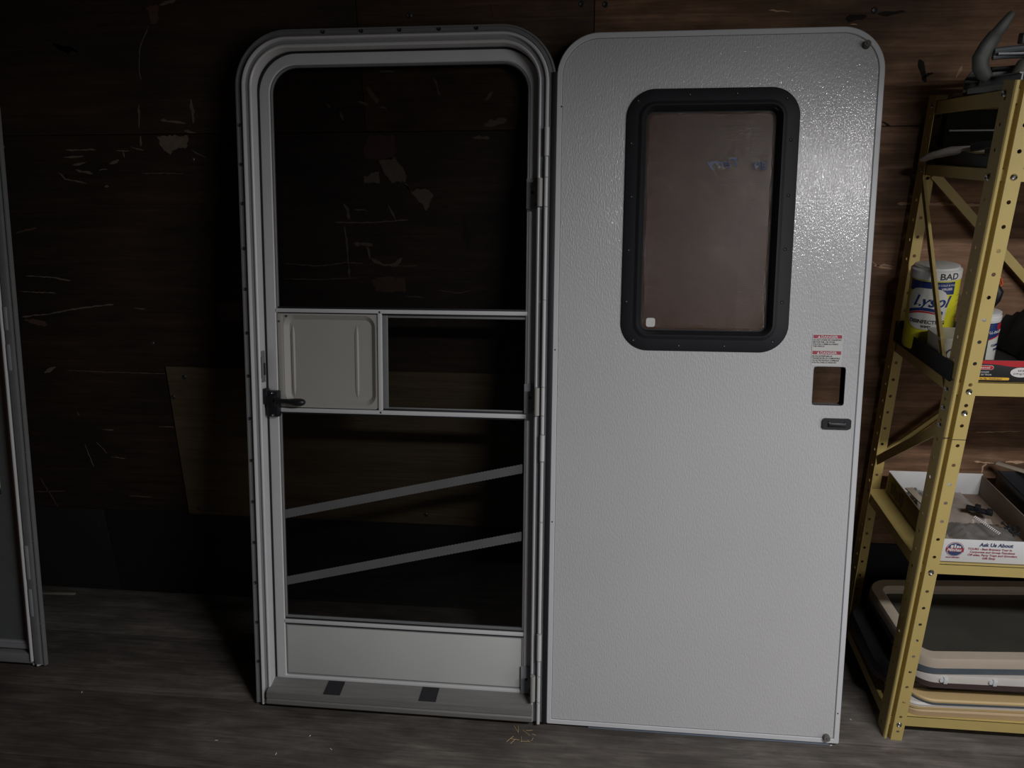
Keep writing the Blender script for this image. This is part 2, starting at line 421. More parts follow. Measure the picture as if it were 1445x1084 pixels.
CHIP_STROKES = [('t',0.0089,[(-1.245,1.618),(-1.172,1.61)]),('t',0.0134,[(-1.146,1.672),(-1.149,1.61)]),('t',0.0089,[(-1.18,1.589),(-1.146,1.582)]),('t',0.0056,[(-1.554,1.539),(-1.46,1.54)]),('t',0.0078,[(-1.563,1.519),(-1.501,1.521)]),('t',0.0067,[(-1.541,1.496),(-1.498,1.505)]),('t',0.0089,[(-1.534,1.483),(-1.484,1.472)]),('t',0.0089,[(-1.396,1.536),(-1.356,1.535)]),('t',0.0067,[(-1.377,1.534),(-1.376,1.517)]),('t',0.0089,[(-1.425,1.499),(-1.394,1.51)]),('t',0.01,[(-1.461,1.483),(-1.436,1.484)]),('t',0.0089,[(-1.455,1.435),(-1.44,1.435)]),('t',0.0045,[(-1.59,1.476),(-1.574,1.457),(-1.51,1.445)]),('t',0.0029,[(-1.232,1.864),(-1.27,1.809),(-1.285,1.75),(-1.282,1.726)]),('t',0.0056,[(-1.303,1.661),(-1.314,1.598)]),('t',0.0089,[(-1.314,1.576),(-1.318,1.548)]),('t',0.0045,[(-1.35,1.546),(-1.312,1.537)]),('t',0.0089,[(-1.193,1.912),(-1.146,1.923)]),('t',0.0022,[(-1.333,1.473),(-1.204,1.471)]),('t',0.0033,[(-1.169,1.536),(-1.126,1.514)]),('t',0.0045,[(-1.775,1.164),(-1.697,1.161),(-1.629,1.151)]),('r',0.0067,[(-1.774,1.298),(-1.701,1.314)]),('t',0.0056,[(-1.823,1.031),(-1.728,1.042),(-1.617,1.063),(-1.502,1.076)]),('r',0.0178,[(-1.818,1.02),(-1.744,1.007)]),('t',0.004,[(-1.808,1.114),(-1.689,1.11)]),('t',0.0045,[(-1.437,1.065),(-1.401,1.063)]),('t',0.0022,[(-1.712,0.851),(-1.375,0.848)]),('t',0.0134,[(-1.793,0.841),(-1.749,0.863)]),('t',0.0045,[(-1.634,0.643),(-1.594,0.643)]),('t',0.0045,[(-1.624,0.542),(-1.576,0.537)]),('r',0.0045,[(-1.938,0.396),(-1.828,0.401)]),('r',0.0045,[(-1.908,0.45),(-1.868,0.337)]),('t',0.0036,[(-1.433,0.659),(-1.378,0.661)]),('t',0.0027,[(-1.711,0.586),(-1.697,0.502)]),('t',0.0027,[(-1.668,0.596),(-1.637,0.555)]),('t',0.0022,[(-1.59,0.394),(-1.508,0.392)]),('t',0.0029,[(-1.712,0.704),(-1.706,0.691)]),('t',0.0111,[(-0.667,1.66),(-0.638,1.651)]),('t',0.0178,[(-0.638,1.696),(-0.612,1.654)]),('t',0.0067,[(-0.609,1.645),(-0.586,1.641)]),('t',0.0089,[(-0.72,1.634),(-0.712,1.612)]),('t',0.0134,[(-0.754,1.656),(-0.745,1.646)]),('t',0.0134,[(-0.599,1.737),(-0.557,1.733)]),('t',0.0067,[(-0.451,1.717),(-0.438,1.672)]),('t',0.0178,[(-0.313,1.658),(-0.293,1.679)]),('t',0.02,[(-0.318,1.595),(-0.289,1.601),(-0.257,1.607)]),('t',0.0111,[(-0.351,1.562),(-0.306,1.562)]),('t',0.0045,[(-0.764,1.332),(-0.659,1.331),(-0.547,1.339)]),('t',0.0111,[(-0.734,1.385),(-0.725,1.368),(-0.721,1.341)]),('t',0.0067,[(-0.737,1.321),(-0.735,1.266),(-0.737,1.168)]),('t',0.0045,[(-0.935,1.21),(-0.827,1.202),(-0.747,1.214),(-0.69,1.211)]),('t',0.0134,[(-0.664,1.225),(-0.633,1.207),(-0.591,1.208),(-0.575,1.229)]),('t',0.0033,[(-0.591,1.204),(-0.528,1.206)]),('t',0.0029,[(-0.941,1.164),(-0.832,1.161),(-0.708,1.168)]),('t',0.0033,[(-0.569,1.114),(-0.519,1.111)]),('t',0.0022,[(-0.465,1.133),(-0.419,1.125),(-0.373,1.132)]),('t',0.0067,[(-0.603,1.381),(-0.585,1.341)]),('t',0.0134,[(-0.713,1.27),(-0.657,1.266)]),('t',0.0089,[(-0.675,1.266),(-0.668,1.225)]),('t',0.0045,[(-0.704,1.368),(-0.663,1.365)]),('t',0.0089,[(0.787,1.384),(0.9,1.382),(1.031,1.378)]),('t',0.0045,[(0.729,1.222),(0.746,1.226),(0.761,1.215),(0.778,1.219),(0.806,1.212)]),('t',0.0067,[(0.751,1.215),(0.803,1.208)]),('r',0.0067,[(1.121,0.631),(1.157,0.627),(1.176,0.628)]),('t',0.0056,[(1.161,0.628),(1.148,0.614),(1.148,0.593)]),('r',0.0111,[(1.208,0.632),(1.259,0.633)]),('r',0.0089,[(0.88,1.695),(0.889,1.722)]),('r',0.0067,[(0.607,1.823),(0.624,1.821)]),('t',0.0033,[(1.108,0.725),(1.227,0.732)]),('t',0.0045,[(-0.726,-0.16),(-0.688,-0.169)]),('r',0.0045,[(0.407,1.86),(0.459,1.854)]),('d',0.0156,[(0.594,1.837),(0.622,1.837),(0.644,1.839)]),('d',0.02,[(0.783,1.738),(0.8,1.702),(0.808,1.685)]),('d',0.0134,[(0.801,1.696),(0.822,1.707)]),('d',0.0067,[(0.714,1.593),(0.739,1.581)]),('d',0.0312,[(-1.554,1.827),(-1.455,1.798)]),('d',0.0445,[(-1.523,1.823),(-1.432,1.806)]),('d',0.0156,[(0.671,1.844),(0.732,1.848)]),('d',0.0111,[(-0.449,1.375),(-0.426,1.375)]),('d',0.02,[(-0.383,1.342),(-0.376,1.254)])]
def ragged(bm, loop, y, amp, step=0.006):
    """polygon with its sides broken up"""
    P = []
    for i in range(len(loop)):
        a = Vector(loop[i]); b = Vector(loop[(i + 1) % len(loop)])
        L = (b - a).length; n = max(1, min(14, int(L / step)))
        for k in range(n):
            p = a.lerp(b, k / n)
            P.append((p.x + random.uniform(-amp, amp), p.y + random.uniform(-amp, amp)))
    A = [bm.verts.new((x, y, z)) for x, z in P]; B = [bm.verts.new((x, 0.0, z)) for x, z in P]
    bm.faces.new(A)
    for i in range(len(A)): bm.faces.new((A[i], B[i], B[(i + 1) % len(A)], A[(i + 1) % len(A)]))
bms = {'t': bmesh.new(), 'r': bmesh.new(), 'd': bmesh.new(), 'b': bmesh.new()}
for k, pts in CHIP_POLYS:
    ragged(bms[k], pts, -0.0009, 0.0035)
for k, w, pts in CHIP_STROKES:
    if k != 'd' and pts[0][0] > 0.39: k = 'b'
    P = []
    for i in range(len(pts) - 1):
        a = Vector(pts[i]); b = Vector(pts[i + 1]); n = max(2, int((b - a).length / 0.009))
        P += [a.lerp(b, j / n) for j in range(n)]
    P.append(Vector(pts[-1]))
    up, dn = [], []
    for i, p in enumerate(P):
        d = (P[min(i + 1, len(P) - 1)] - P[max(i - 1, 0)]).normalized(); nn = Vector((-d.y, d.x))
        e = 0.25 if i in (0, len(P) - 1) else random.uniform(0.35, 1.15)
        p = p + nn * random.uniform(-0.0012, 0.0012)
        up.append(p + nn * w * 0.5 * e); dn.append(p - nn * w * 0.5 * e * random.uniform(0.5, 1.2))
    bb = bms[k]; y = -0.0006
    U = [bb.verts.new((p.x, y, p.y)) for p in up]; D = [bb.verts.new((p.x, y, p.y)) for p in dn]
    U0 = [bb.verts.new((p.x, 0, p.y)) for p in up]; D0 = [bb.verts.new((p.x, 0, p.y)) for p in dn]
    for i in range(len(U) - 1):
        bb.faces.new((U[i], U[i + 1], D[i + 1], D[i])); bb.faces.new((U0[i], U0[i + 1], U[i + 1], U[i])); bb.faces.new((D[i], D[i + 1], D0[i + 1], D0[i]))
tag(finish('bare_wood_scars', bms['t'], CHIP_T, wall_back, smooth=False), 'pale scrapes and gouges in the plywood', kind='stuff')
tag(finish('bright_wood_scars', bms['b'], CHIP_B, wall_back, smooth=False), 'bright tan scrapes in the plywood behind the rack', kind='stuff')
tag(finish('peeled_veneer', bms['r'], CHIP_R, wall_back, smooth=False), 'reddish patches of peeled veneer', kind='stuff')
tag(finish('dark_gouges', bms['d'], CHIP_D, wall_back, smooth=False), 'dark knots and stains', kind='stuff')

floor = empty('floor'); tag(floor, kind='structure')
box('subfloor', KICK, -2.6, 3.2, -4.2, 0.05, -0.08, -0.027, floor, 0)
y = 0.012; k = 0
for wdt in (0.245, 0.255, 0.25, 0.25, 0.25, 0.25, 0.25, 0.25, 0.25, 0.25, 0.25, 0.25, 0.25, 0.25, 0.25, 0.25):
    o = box('floor_board', FLOORM, -2.45, 2.95, y - wdt + 0.0014, y, -0.026, 0.0, floor, 0.0014)
    y -= wdt
lw = box('wall_left', WALL, -2.48, -2.45, -1.95, 0.0, 0.0, 2.45, None, 0); tag(lw, kind='structure')
rw = box('wall_right', WALL, 2.9, 2.93, -1.95, 0.0, 0.0, 2.45, None, 0); tag(rw, kind='structure')
ce = box('ceiling', KICK, -2.48, 2.93, -1.95, 0.05, 2.40, 2.45, None, 0); tag(ce, kind='structure')

# ================================================================== SCREEN DOOR IN ITS FRAME
LEAN = radians(13.7)
def door_frame_unit(name, loc, lean, label, cat, group=None):
    root = empty(name, loc, (-lean, 0, 0)); tag(root, label, cat, group)
    return root

X0, X1, ZT = -0.972, -0.1175, 1.896
fr = door_frame_unit('screen_door_unit', (0, -0.505, 0), LEAN,
    'white aluminium frame with a glazed screen door closed in it, left of the white door', 'door')
def outer_frame(root, x0, x1, zt, left_only=False):
    rect = (x0, x1, 0.012, zt)
    # flange (outer, flat against the vehicle skin), grey
    bm = bmesh.new()
    asweep(bm, rect, 0.145, [(0.0, 0.006), (0.0015, 0.0005), (0.0055, 0.0), (0.0065, 0.003), (0.0135, 0.003), (0.0145, 0.0015), (0.0165, 0.002), (0.018, 0.006), (0.018, 0.012), (0.0, 0.012)], arch=True, n=16)
    tag(finish('flange', bm, ALU_D, root), 'grey outer flange with screws')
    # proud ridge and groove
    bm = bmesh.new()
    asweep(bm, rect, 0.145, [(0.018, 0.004), (0.0195, -0.004), (0.023, -0.007), (0.0265, -0.006), (0.028, -0.001), (0.028, 0.012), (0.018, 0.012)], arch=True, n=16)
    finish('ridge', bm, ALU, root)
    bm = bmesh.new()
    asweep(bm, rect, 0.145, [(0.028, 0.003), (0.039, 0.004), (0.039, 0.012), (0.028, 0.012)], arch=True, n=16)
    finish('weather_groove', bm, ALU_G, root)
    # jamb return
    bm = bmesh.new()
    asweep(bm, rect, 0.145, [(0.039, 0.0), (0.0425, -0.001), (0.046, 0.002), (0.0465, 0.046), (0.039, 0.046)], arch=True, n=16)
    finish('jamb', bm, ALU, root)
outer_frame(fr, X0, X1, ZT)
# screws along the flange
bm = bmesh.new(); screw(bm, 0, 0, 0, 0.0048, 0.0035)
s0 = finish('screw', bm, SCREWM, fr, loc=(-0.962, 0.0015, 1.655))
for z in (1.553, 1.45, 1.33, 1.22, 1.10, 0.98, 0.86, 0.74, 0.62, 0.50, 0.38, 0.26, 0.14):
    share('screw', s0, fr, (-0.962, 0.0015, z))
for x in (-0.726, -0.624, -0.523, -0.42, -0.323):
    share('screw', s0, fr, (x, 0.0015, 1.8865))

# threshold
bm = bmesh.new()
P = [(0.050, 0.050), (0.050, 0.076), (0.034, 0.078), (-0.010, 0.060), (-0.016, 0.056), (-0.018, 0.040), (-0.014, 0.036), (-0.018, 0.032), (-0.018, 0.022), (-0.010, 0.016), (0.046, 0.012)]
xa, xb = X0 + 0.040, X1 - 0.040
A = [bm.verts.new((xa, y, z)) for y, z in P]; B = [bm.verts.new((xb, y, z)) for y, z in P]
bm.faces.new(A); bm.faces.new(B[::-1])
for i in range(len(P)): bm.faces.new((A[i], B[i], B[(i + 1) % len(P)], A[(i + 1) % len(P)]))
tag(finish('threshold', bm, MILL, fr, angle=15), 'bare grey aluminium sill')
for xc in (-0.737, -0.456):
    bm = bmesh.new()
    Q = [(-0.013, 0.0595), (0.031, 0.0775)]
    v = [bm.verts.new((xc - 0.026, Q[0][0], Q[0][1])), bm.verts.new((xc + 0.024, Q[0][0], Q[0][1])), bm.verts.new((xc + 0.026, Q[1][0], Q[1][1])), bm.verts.new((xc - 0.023, Q[1][0], Q[1][1]))]
    v2 = [bm.verts.new(q.co + Vector((0, -0.0004, 0.0010))) for q in v]
    bm.faces.new(v2)
    for i in range(4): bm.faces.new((v[i], v[(i + 1) % 4], v2[(i + 1) % 4], v2[i]))
    tag(finish('tape_square', bm, TAPEM, fr), 'square of black tape on the sill')

# --- screen door leaf
W = 0.035
def sd(name, mat=ALU, parent=None):
    pass
leaf = empty('screen_door', (0, 0, 0), (0, 0, 0), fr)
sx0, sx1, sz0, sz1 = -0.921, -0.158, 0.056, 1.845
bm = bmesh.new()
asweep(bm, (sx0, sx1, sz0, sz1), (0.105, 0.004), [(0.0, W + 0.010), (0.0, W + 0.002), (0.003, W), (0.0275, W - 0.001), (0.030, W + 0.002), (0.030, W + 0.010)], n=14)
finish('leaf_frame', bm, ALU, leaf)
# dark glazing bead just inside the leaf frame
bm = bmesh.new()
asweep(bm, (sx0, sx1, 0.235, sz1), (0.105, 0.004), [(0.030, W + 0.002), (0.034, W + 0.001), (0.036, W + 0.0045), (0.037, W + 0.010), (0.030, W + 0.010)], n=14)
finish('glazing_bead', bm, ALU_D, leaf)
gx0, gx1 = sx0 + 0.030, sx1 - 0.030
bm = bmesh.new(); asweep(bm, (sx0 - 0.0042, sx1 + 0.004, sz0 - 0.002, sz1 + 0.004), (0.109, 0.004), [(0, W + .008), (0, W - .0008), (0.005, W - .0008), (0.005, W + .008)], n=14); finish('leaf_gap_ring', bm, RUBBER, leaf)  # black ring added to draw the shaded gap between jamb and leaf
def bar(name, x0, x1, z0, z1, y0=W - 0.003, y1=W + 0.011, mat=ALU, bev=0.0018, parent=leaf):
    return box(name, mat, x0, x1, y0, y1, z0, z1, parent, bev)
def bar_lines(x0, x1, z0, z1):
    bm = bmesh.new()
    abox(bm, x0, x1, W + 0.002, W + 0.011, z0, z1, 0.0008)
    return finish('bar_gasket', bm, RUBBER, leaf)
bar('cross_bar', gx0, gx1, 1.157, 1.168); bar_lines(gx0, gx1, 1.152, 1.173)
bar('cross_bar', gx0, gx1, 0.876, 0.888); bar_lines(gx0, gx1, 0.871, 0.893)
bar('cross_bar', gx0, gx1, 0.249, 0.260); bar_lines(gx0, gx1, 0.243, 0.266)
bar('mullion', -0.601, -0.589, 0.888, 1.157); 
bar('mullion_track', -0.588, -0.574, 0.889, 1.156, W + 0.003, W + 0.011, ALU_D)
for za in (1.146, 0.889): box('sliding_track', ALU_D, -0.584, gx1, W + .004, W + .011, za, za + 0.008, leaf, 0.0008)
# kick panel: sheet with raised border
bm = bmesh.new()
abox(bm, gx0, gx1, W + 0.003, W + 0.010, 0.082, 0.250, 0.001)
finish('kick_panel', bm, WHITE_P, leaf)
bm = bmesh.new()
asweep(bm, (gx0, gx1, 0.088, 0.246), 0.004, [(0.002, W + 0.0035), (0.0025, W + 0.0012), (0.0045, W + 0.0012), (0.005, W + 0.0035)], n=2)
finish('panel_bead', bm, ALU_D, leaf)
# panes
pane = bmesh.new(); aslab(pane, (gx0 - .002, gx1 + .002, 1.166, sz1 - 0.028), 0.078, W + 0.0060, W + 0.0075, n=10, arch=True)
finish('upper_pane', pane, GLASS, leaf)
pane = bmesh.new(); abox(pane, -0.590, gx1, W + 0.0060, W + 0.0075, 0.884, 1.162)
finish('middle_pane', pane, GLASS, leaf)
pane = bmesh.new(); abox(pane, gx0, gx1, W + 0.0060, W + 0.0075, 0.256, 0.880)
finish('lower_pane', pane, GLASS, leaf)
# saw-edged tape strips across the lower pane
STRIP = simple('grey_reflective_tape', (0.115, 0.117, 0.12, 1), rough=0.45, noise=0.15, nscale=20)
for za0, za1, zb0, zb1 in ((0.563, 0.588, 0.722, 0.747), (0.362, 0.387, 0.528, 0.554)):
    bm = bmesh.new(); n = 150
    x0_, x1_ = gx0 + 0.006, gx1 - 0.009
    T, Bt = [], []
    for i in range(n + 1):
        t = i / n; x = x0_ + (x1_ - x0_) * t; j = 0.0011 if i % 2 else -0.0007
        T.append((x, za1 + (zb1 - za1) * t + j)); Bt.append((x, za0 + (zb0 - za0) * t - j))
    tv = [bm.verts.new((x, W + 0.0052, z)) for x, z in T]; bv = [bm.verts.new((x, W + 0.0052, z)) for x, z in Bt]
    tw = [bm.verts.new((x, W + 0.0059, z)) for x, z in T]; bw = [bm.verts.new((x, W + 0.0059, z)) for x, z in Bt]
    for i in range(n):
        bm.faces.new((tv[i], tv[i + 1], bv[i + 1], bv[i])); bm.faces.new((tw[i], tw[i + 1], tv[i + 1], tv[i])); bm.faces.new((bv[i], bv[i + 1], bw[i + 1], bw[i]))
        bm.faces.new((tw[i + 1], tw[i], bw[i], bw[i + 1]))
    tag(finish('tape_strip', bm, STRIP, leaf, smooth=False), 'slanting grey tape strip with saw-tooth edges')
# sliding plastic hand panel
bm = bmesh.new()
px0, px1, pz0, pz1 = gx0 + 0.001, -0.603, 0.890, 1.154
abox(bm, px0, px1, W + 0.003, W + 0.006, pz0, pz1, 0.0008)
# moulded raised field: rounded at the right, square at the left hinge side
def field(bm, x0, x1, z0, z1, R, y, inset, y2):
    a = rrect(x0, x1, z0, z1, R, 0, 8); b = rrect(x0, x1, z0, z1, R, inset, 8)
    A = [bm.verts.new((x, y, z)) for x, z in a]; B = [bm.verts.new((x, y2, z)) for x, z in b]
    for i in range(len(A)): bm.faces.new((A[i], A[(i + 1) % len(A)], B[(i + 1) % len(A)], B[i]))
    bm.faces.new(B)
bm.free(); bm = bmesh.new()
fx0, fx1, fz0, fz1 = px0 + 0.019, px1 - 0.006, pz0 + 0.008, pz1 - 0.004
# flat rim round the dish, cut by the dish outline, then the sloping wall and the dish floor
outer = [(px0, pz0), (px0, pz1), (px1, pz1), (px1, pz0)]
lo = rrect(fx0, fx1, fz0, fz1, 0.032, 0, 8); li = rrect(fx0, fx1, fz0, fz1, 0.032, 0.013, 8)
lo = [(x, z) if x > (fx0 + fx1) / 2 else (max(fx0, min(x, x)), z) for x, z in lo]
yr, yd = W + 0.0015, W + 0.0125
L1 = [bm.verts.new((x, yr, z)) for x, z in lo]; L2 = [bm.verts.new((x, yd, z)) for x, z in li]
def edge_pt(x, z):
    cx_, cz_ = (px0 + px1) / 2, (pz0 + pz1) / 2
    dx, dz = x - cx_, z - cz_
    s = min((px1 - px0) / 2 / max(abs(dx), 1e-6), (pz1 - pz0) / 2 / max(abs(dz), 1e-6))
    return cx_ + dx * s, cz_ + dz * s
L0 = [bm.verts.new((edge_pt(x, z)[0], yr, edge_pt(x, z)[1])) for x, z in lo]
Lb = [bm.verts.new((v.co.x, W + 0.0135, v.co.z)) for v in L0]
n_ = len(L1)
for i in range(n_):
    k = (i + 1) % n_
    bm.faces.new((L0[i], L0[k], L1[k], L1[i])); bm.faces.new((L1[i], L1[k], L2[k], L2[i])); bm.faces.new((Lb[i], Lb[k], L0[k], L0[i]))
bm.faces.new(L2); bm.faces.new(Lb[::-1])
tag(finish('hand_panel', bm, CREAM_P, leaf, angle=40), 'off-white moulded plastic slide panel')
for xc in (px0 + 0.042, px0 + 0.226):
    bm = bmesh.new()
    z0, z1 = pz0 + 0.030, pz1 - 0.032
    ring = []
    for t, w in ((0, 0.0004), (0.05, 0.0030), (0.12, 0.0046), (0.5, 0.0050), (0.88, 0.0046), (0.95, 0.0030), (1, 0.0004)):
        z = z0 + (z1 - z0) * t
        ring.append([bm.verts.new((xc - w - .0012, yd - 0.0001, z)), bm.verts.new((xc - w, yd - 0.0022 * min(1, w / .004), z)), bm.verts.new((xc + w * .2, yd - 0.0034 * min(1, w / .004), z)), bm.verts.new((xc + w, yd - 0.0001, z))])
    for i in range(len(ring) - 1):
        for k in range(3): bm.faces.new((ring[i][k], ring[i][k + 1], ring[i + 1][k + 1], ring[i + 1][k]))
    finish('panel_rib', bm, CREAM_P, leaf, angle=20)
box('panel_hinge_strip', CREAM_P, px0 + 0.002, px0 + 0.016, W - 0.001, W + 0.003, pz0 + 0.002, pz1 - 0.004, leaf, 0.001)
screws('panel_screw', [(x, W - 0.003, z) for x, z in ((px0 + 0.008, pz1 - 0.022), (px0 + 0.008, pz0 + 0.018), (-0.595, 1.161), (-0.595, 0.882), (-0.86, 1.147))], SCREWM, leaf, 0.003, 0.001)

# black latch with lever
latch = bmesh.new()
abox(latch, -0.919, -0.883, W - 0.022, W + 0.001, 0.864, 0.938, 0.004)
abox(latch, -0.931, -0.914, W - 0.026, W - 0.002, 0.900, 0.944, 0.003)
abox(latch, -0.915, -0.889, W - 0.028, W - 0.020, 0.893, 0.925, 0.003)
atube(latch, [(-0.889, W - 0.024, 0.913), (-0.872, W - 0.026, 0.911), (-0.850, W - 0.027, 0.910), (-0.832, W - 0.027, 0.909), (-0.815, W - 0.027, 0.909), (-0.806, W - 0.027, 0.9095), (-0.802, W - 0.027, 0.910)],
      [0.010, 0.0075, 0.009, 0.0125, 0.0125, 0.009, 0.003], n=12, flat=0.85)
tag(finish('latch_handle', latch, BLACK_P, leaf, angle=40), 'black latch with a lever handle')
screws('latch_screw', [(-0.899, W - 0.0222, 0.932), (-0.899, W - 0.0222, 0.870)], BOLT, leaf, 0.0035)
# strike plate on the jamb (faces the opening)
bm = bmesh.new()
jx = X0 + 0.0465
abox(bm, jx, jx + 0.0025, 0.006, 0.026, 0.962, 1.050, 0.001)
abox(bm, jx, jx + 0.0045, 0.003, 0.022, 0.975, 1.034, 0.001)
tag(finish('strike_plate', bm, ALU_D, fr), 'worn grey strike plate')
box('strike_slot', RUBBER, jx + 0.004, jx + 0.0052, 0.010, 0.021, 0.982, 1.016, fr, 0)

# hinge side: two long knuckle rails with joints
def knuckle(x, y, z0, z1, r, mat, name, parent=fr):
    bm = bmesh.new(); acyl(bm, (x, y, z0), (x, y, z1), r, n=14); return finish(name, bm, mat, parent, angle=40)
kx = X1 - 0.0225
joints = [0.012, 0.078, 0.155, 0.20, 0.28, 0.60, 0.768, 0.842, 0.893, 0.970, 1.20, 1.439, 1.513, 1.566, 1.640]
for a, b in zip(joints[:-1], joints[1:]):
    wide = (a, b) in ((0.20, 0.28), (0.768, 0.842), (1.566, 1.640))
    k = knuckle(kx, -0.009, a + 0.0018, b - 0.0018, 0.0066 if wide else 0.0050, ALU, 'hinge_knuckle')
for z0, z1 in ((0.080, 0.156), (0.893, 0.969), (1.440, 1.513)):
    bm = bmesh.new()
    acyl(bm, (X1 - 0.0385, -0.010, z0 + .001), (X1 - 0.0385, -0.010, z1 - .001), 0.0072, n=14)
    tag(finish('screen_hinge_knuckle', bm, CREAM_P, fr, angle=40), 'cream screen door hinge barrel')
    bm = bmesh.new()
    abox(bm, sx1 - 0.036, sx1 + 0.002, W - 0.005, W - 0.001, z0 - 0.002, z1 + 0.004, 0.001)
    abox(bm, sx1 - 0.001, sx1 + 0.003, -0.010, W - 0.001, z0, z1, 0.0008)
    h = finish('hinge_leaf', bm, ALU_G, leaf)
    screws('hinge_screw', [(sx1 - 0.032 + dx, W - 0.005, z0 + dz) for dx, dz in ((0.026, z1 - z0 - 0.006), (0.012, (z1 - z0) / 2 + 0.004), (0.024, 0.010))], SCREWM, leaf, 0.0042, 0.0014)
# ================================================================== WHITE DOOR
dr = empty('entry_door', (0, -0.505, 0), (-LEAN, 0, 0))
tag(dr, 'white textured entry door with black-framed obscure window, right of the screen door', 'door')
dx0, dx1, dz0, dz1, DR = -0.117, 0.678, 0.0115, 1.868, 0.105
HO = (0.555, 0.632, 0.941, 1.039)
bm = bmesh.new(); aslab(bm, (dx0 + 0.006, dx1 - 0.006, dz0 + 0.006, dz1 - 0.006), (DR - 0.006, 0.003), 0.0, 0.036, n=14)
slab = finish('door_skin', bm, SKIN, dr, smooth=False)
cm = bmesh.new()
aslab(cm, (0.104, 0.440, 1.112, 1.684), 0.03, -0.05, 0.1)
abox(cm, HO[0], HO[1], -0.05, 0.1, HO[2], HO[3], 0)
cut = finish('cutter', cm, SKIN, None, smooth=False); cut.parent = dr
md = slab.modifiers.new('holes', 'BOOLEAN'); md.operation = 'DIFFERENCE'; md.object = cut; md.solver = 'EXACT'
bpy.context.view_layer.update(); bake(slab)
bpy.data.objects.remove(cut)
tag(slab, 'white embossed door skin')
bm = bmesh.new()
asweep(bm, (dx0, dx1, dz0, dz1), (DR, 0.004), [(0.0, 0.010), (0.0, -0.001), (0.002, -0.0030), (0.0125, -0.0030), (0.0138, -0.0015), (0.0138, 0.002), (0.0138, 0.010)], n=16)
finish('edge_trim', bm, TRIMW, dr)
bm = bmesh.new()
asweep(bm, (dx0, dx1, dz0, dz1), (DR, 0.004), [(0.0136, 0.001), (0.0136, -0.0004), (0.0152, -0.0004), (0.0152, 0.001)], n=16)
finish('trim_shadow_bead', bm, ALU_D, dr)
bm = bmesh.new()
asweep(bm, (dx0 + 0.0005, dx1 + 0.004, dz0 - 0.002, dz1 + 0.004), (DR, 0.004), [(0.0, 0.016), (0.0, 0.030), (0.03, 0.038), (0.03, 0.010), (0.006, 0.010)], n=16)
tag(finish('edge_gasket', bm, RUBBER, dr), 'black rubber seal round the back edge')
tag(box('edge_seal', RUBBER, dx0 - 0.0115, dx0 - 0.0002, -0.003, 0.0004, dz0, 1.775, dr, 0.001), 'black seal strip along the hinge edge')
BLUEST = simple('blue_grey_sweep', (0.16, 0.19, 0.24, 1), rough=0.4)
box('bottom_sweep', BLUEST, 0.0, 0.655, 0.004, 0.014, 0.002, 0.0115, dr, 0.001)
# inner faces of the lock cut-out
bm = bmesh.new()
asweep(bm, HO, 0.006, [(0.0, -0.0006), (0.0, 0.037), (-0.0012, 0.037), (-0.0012, -0.0006)], n=3)
tag(finish('lock_cutout_edge', bm, RUBBER, dr), 'dark edge of the empty lock opening')

# window trim
wx0, wx1, wz0, wz1 = 0.060, 0.485, 1.073, 1.730
bm = bmesh.new()
asweep(bm, (wx0, wx1, wz0, wz1), 0.072, [(0.0, 0.0), (0.0005, -0.0035), (0.003, -0.0050), (0.029, -0.0055), (0.033, -0.0065), (0.038, -0.0105), (0.0415, -0.0105), (0.046, -0.004), (0.049, 0.012), (0.052, 0.019), (0.060, 0.0195), (0.060, 0.024), (0.04, 0.026), (0.03, 0.0)], n=14)
wt = finish('window_trim', bm, BLACK_M, dr, angle=50); tag(wt, 'black moulded window surround')
bm = bmesh.new(); aslab(bm, (wx0 + 0.050, wx1 - 0.050, wz0 + 0.046, wz1 - 0.052), 0.022, 0.0192, 0.0222, n=8)
pn = finish('window_pane', bm, OBSCURE, dr, smooth=False); tag(pn, 'pebbled brownish obscure glass')
bm = bmesh.new(); screw(bm, 0, 0, 0, 0.0045, 0.0016)
w0 = finish('trim_screw', bm, SCREWM, dr, loc=(0.076, -0.0055, 1.597))
for x, z in ((0.080, 1.465), (0.077, 1.331), (0.075, 1.200), (0.095, 1.100), (0.212, 1.088), (0.327, 1.089), (0.447, 1.102), (0.465, 1.202), (0.465, 1.335), (0.466, 1.468), (0.465, 1.602), (0.452, 1.701), (0.332, 1.714), (0.217, 1.713), (0.09, 1.70)):
    share('trim_screw', w0, dr, (x, -0.0055, z))
bm = bmesh.new(); aslab(bm, (0.1265, 0.1500, 1.1335, 1.1570), 0.006, 0.0180, 0.0190, n=4)
tag(finish('glass_label', bm, simple('white_label', (0.6, 0.6, 0.58, 1), rough=0.6), dr), 'small white label on the glass')
BLUEINK = simple('blue_marker', (0.015, 0.05, 0.13, 1), rough=0.6)
text('marker_writing', 'BM', BLUEINK, 0.030, (0.416, 0.0190, 1.5330), (pi / 2, 0, 0), dr, mirror=True, shear=0.2, xs=0.8)
text('marker_writing', 'Terry', BLUEINK, 0.033, (0.350, 0.0190, 1.5400), (pi / 2, 0, 0), dr, mirror=True, shear=0.2, xs=1.05)

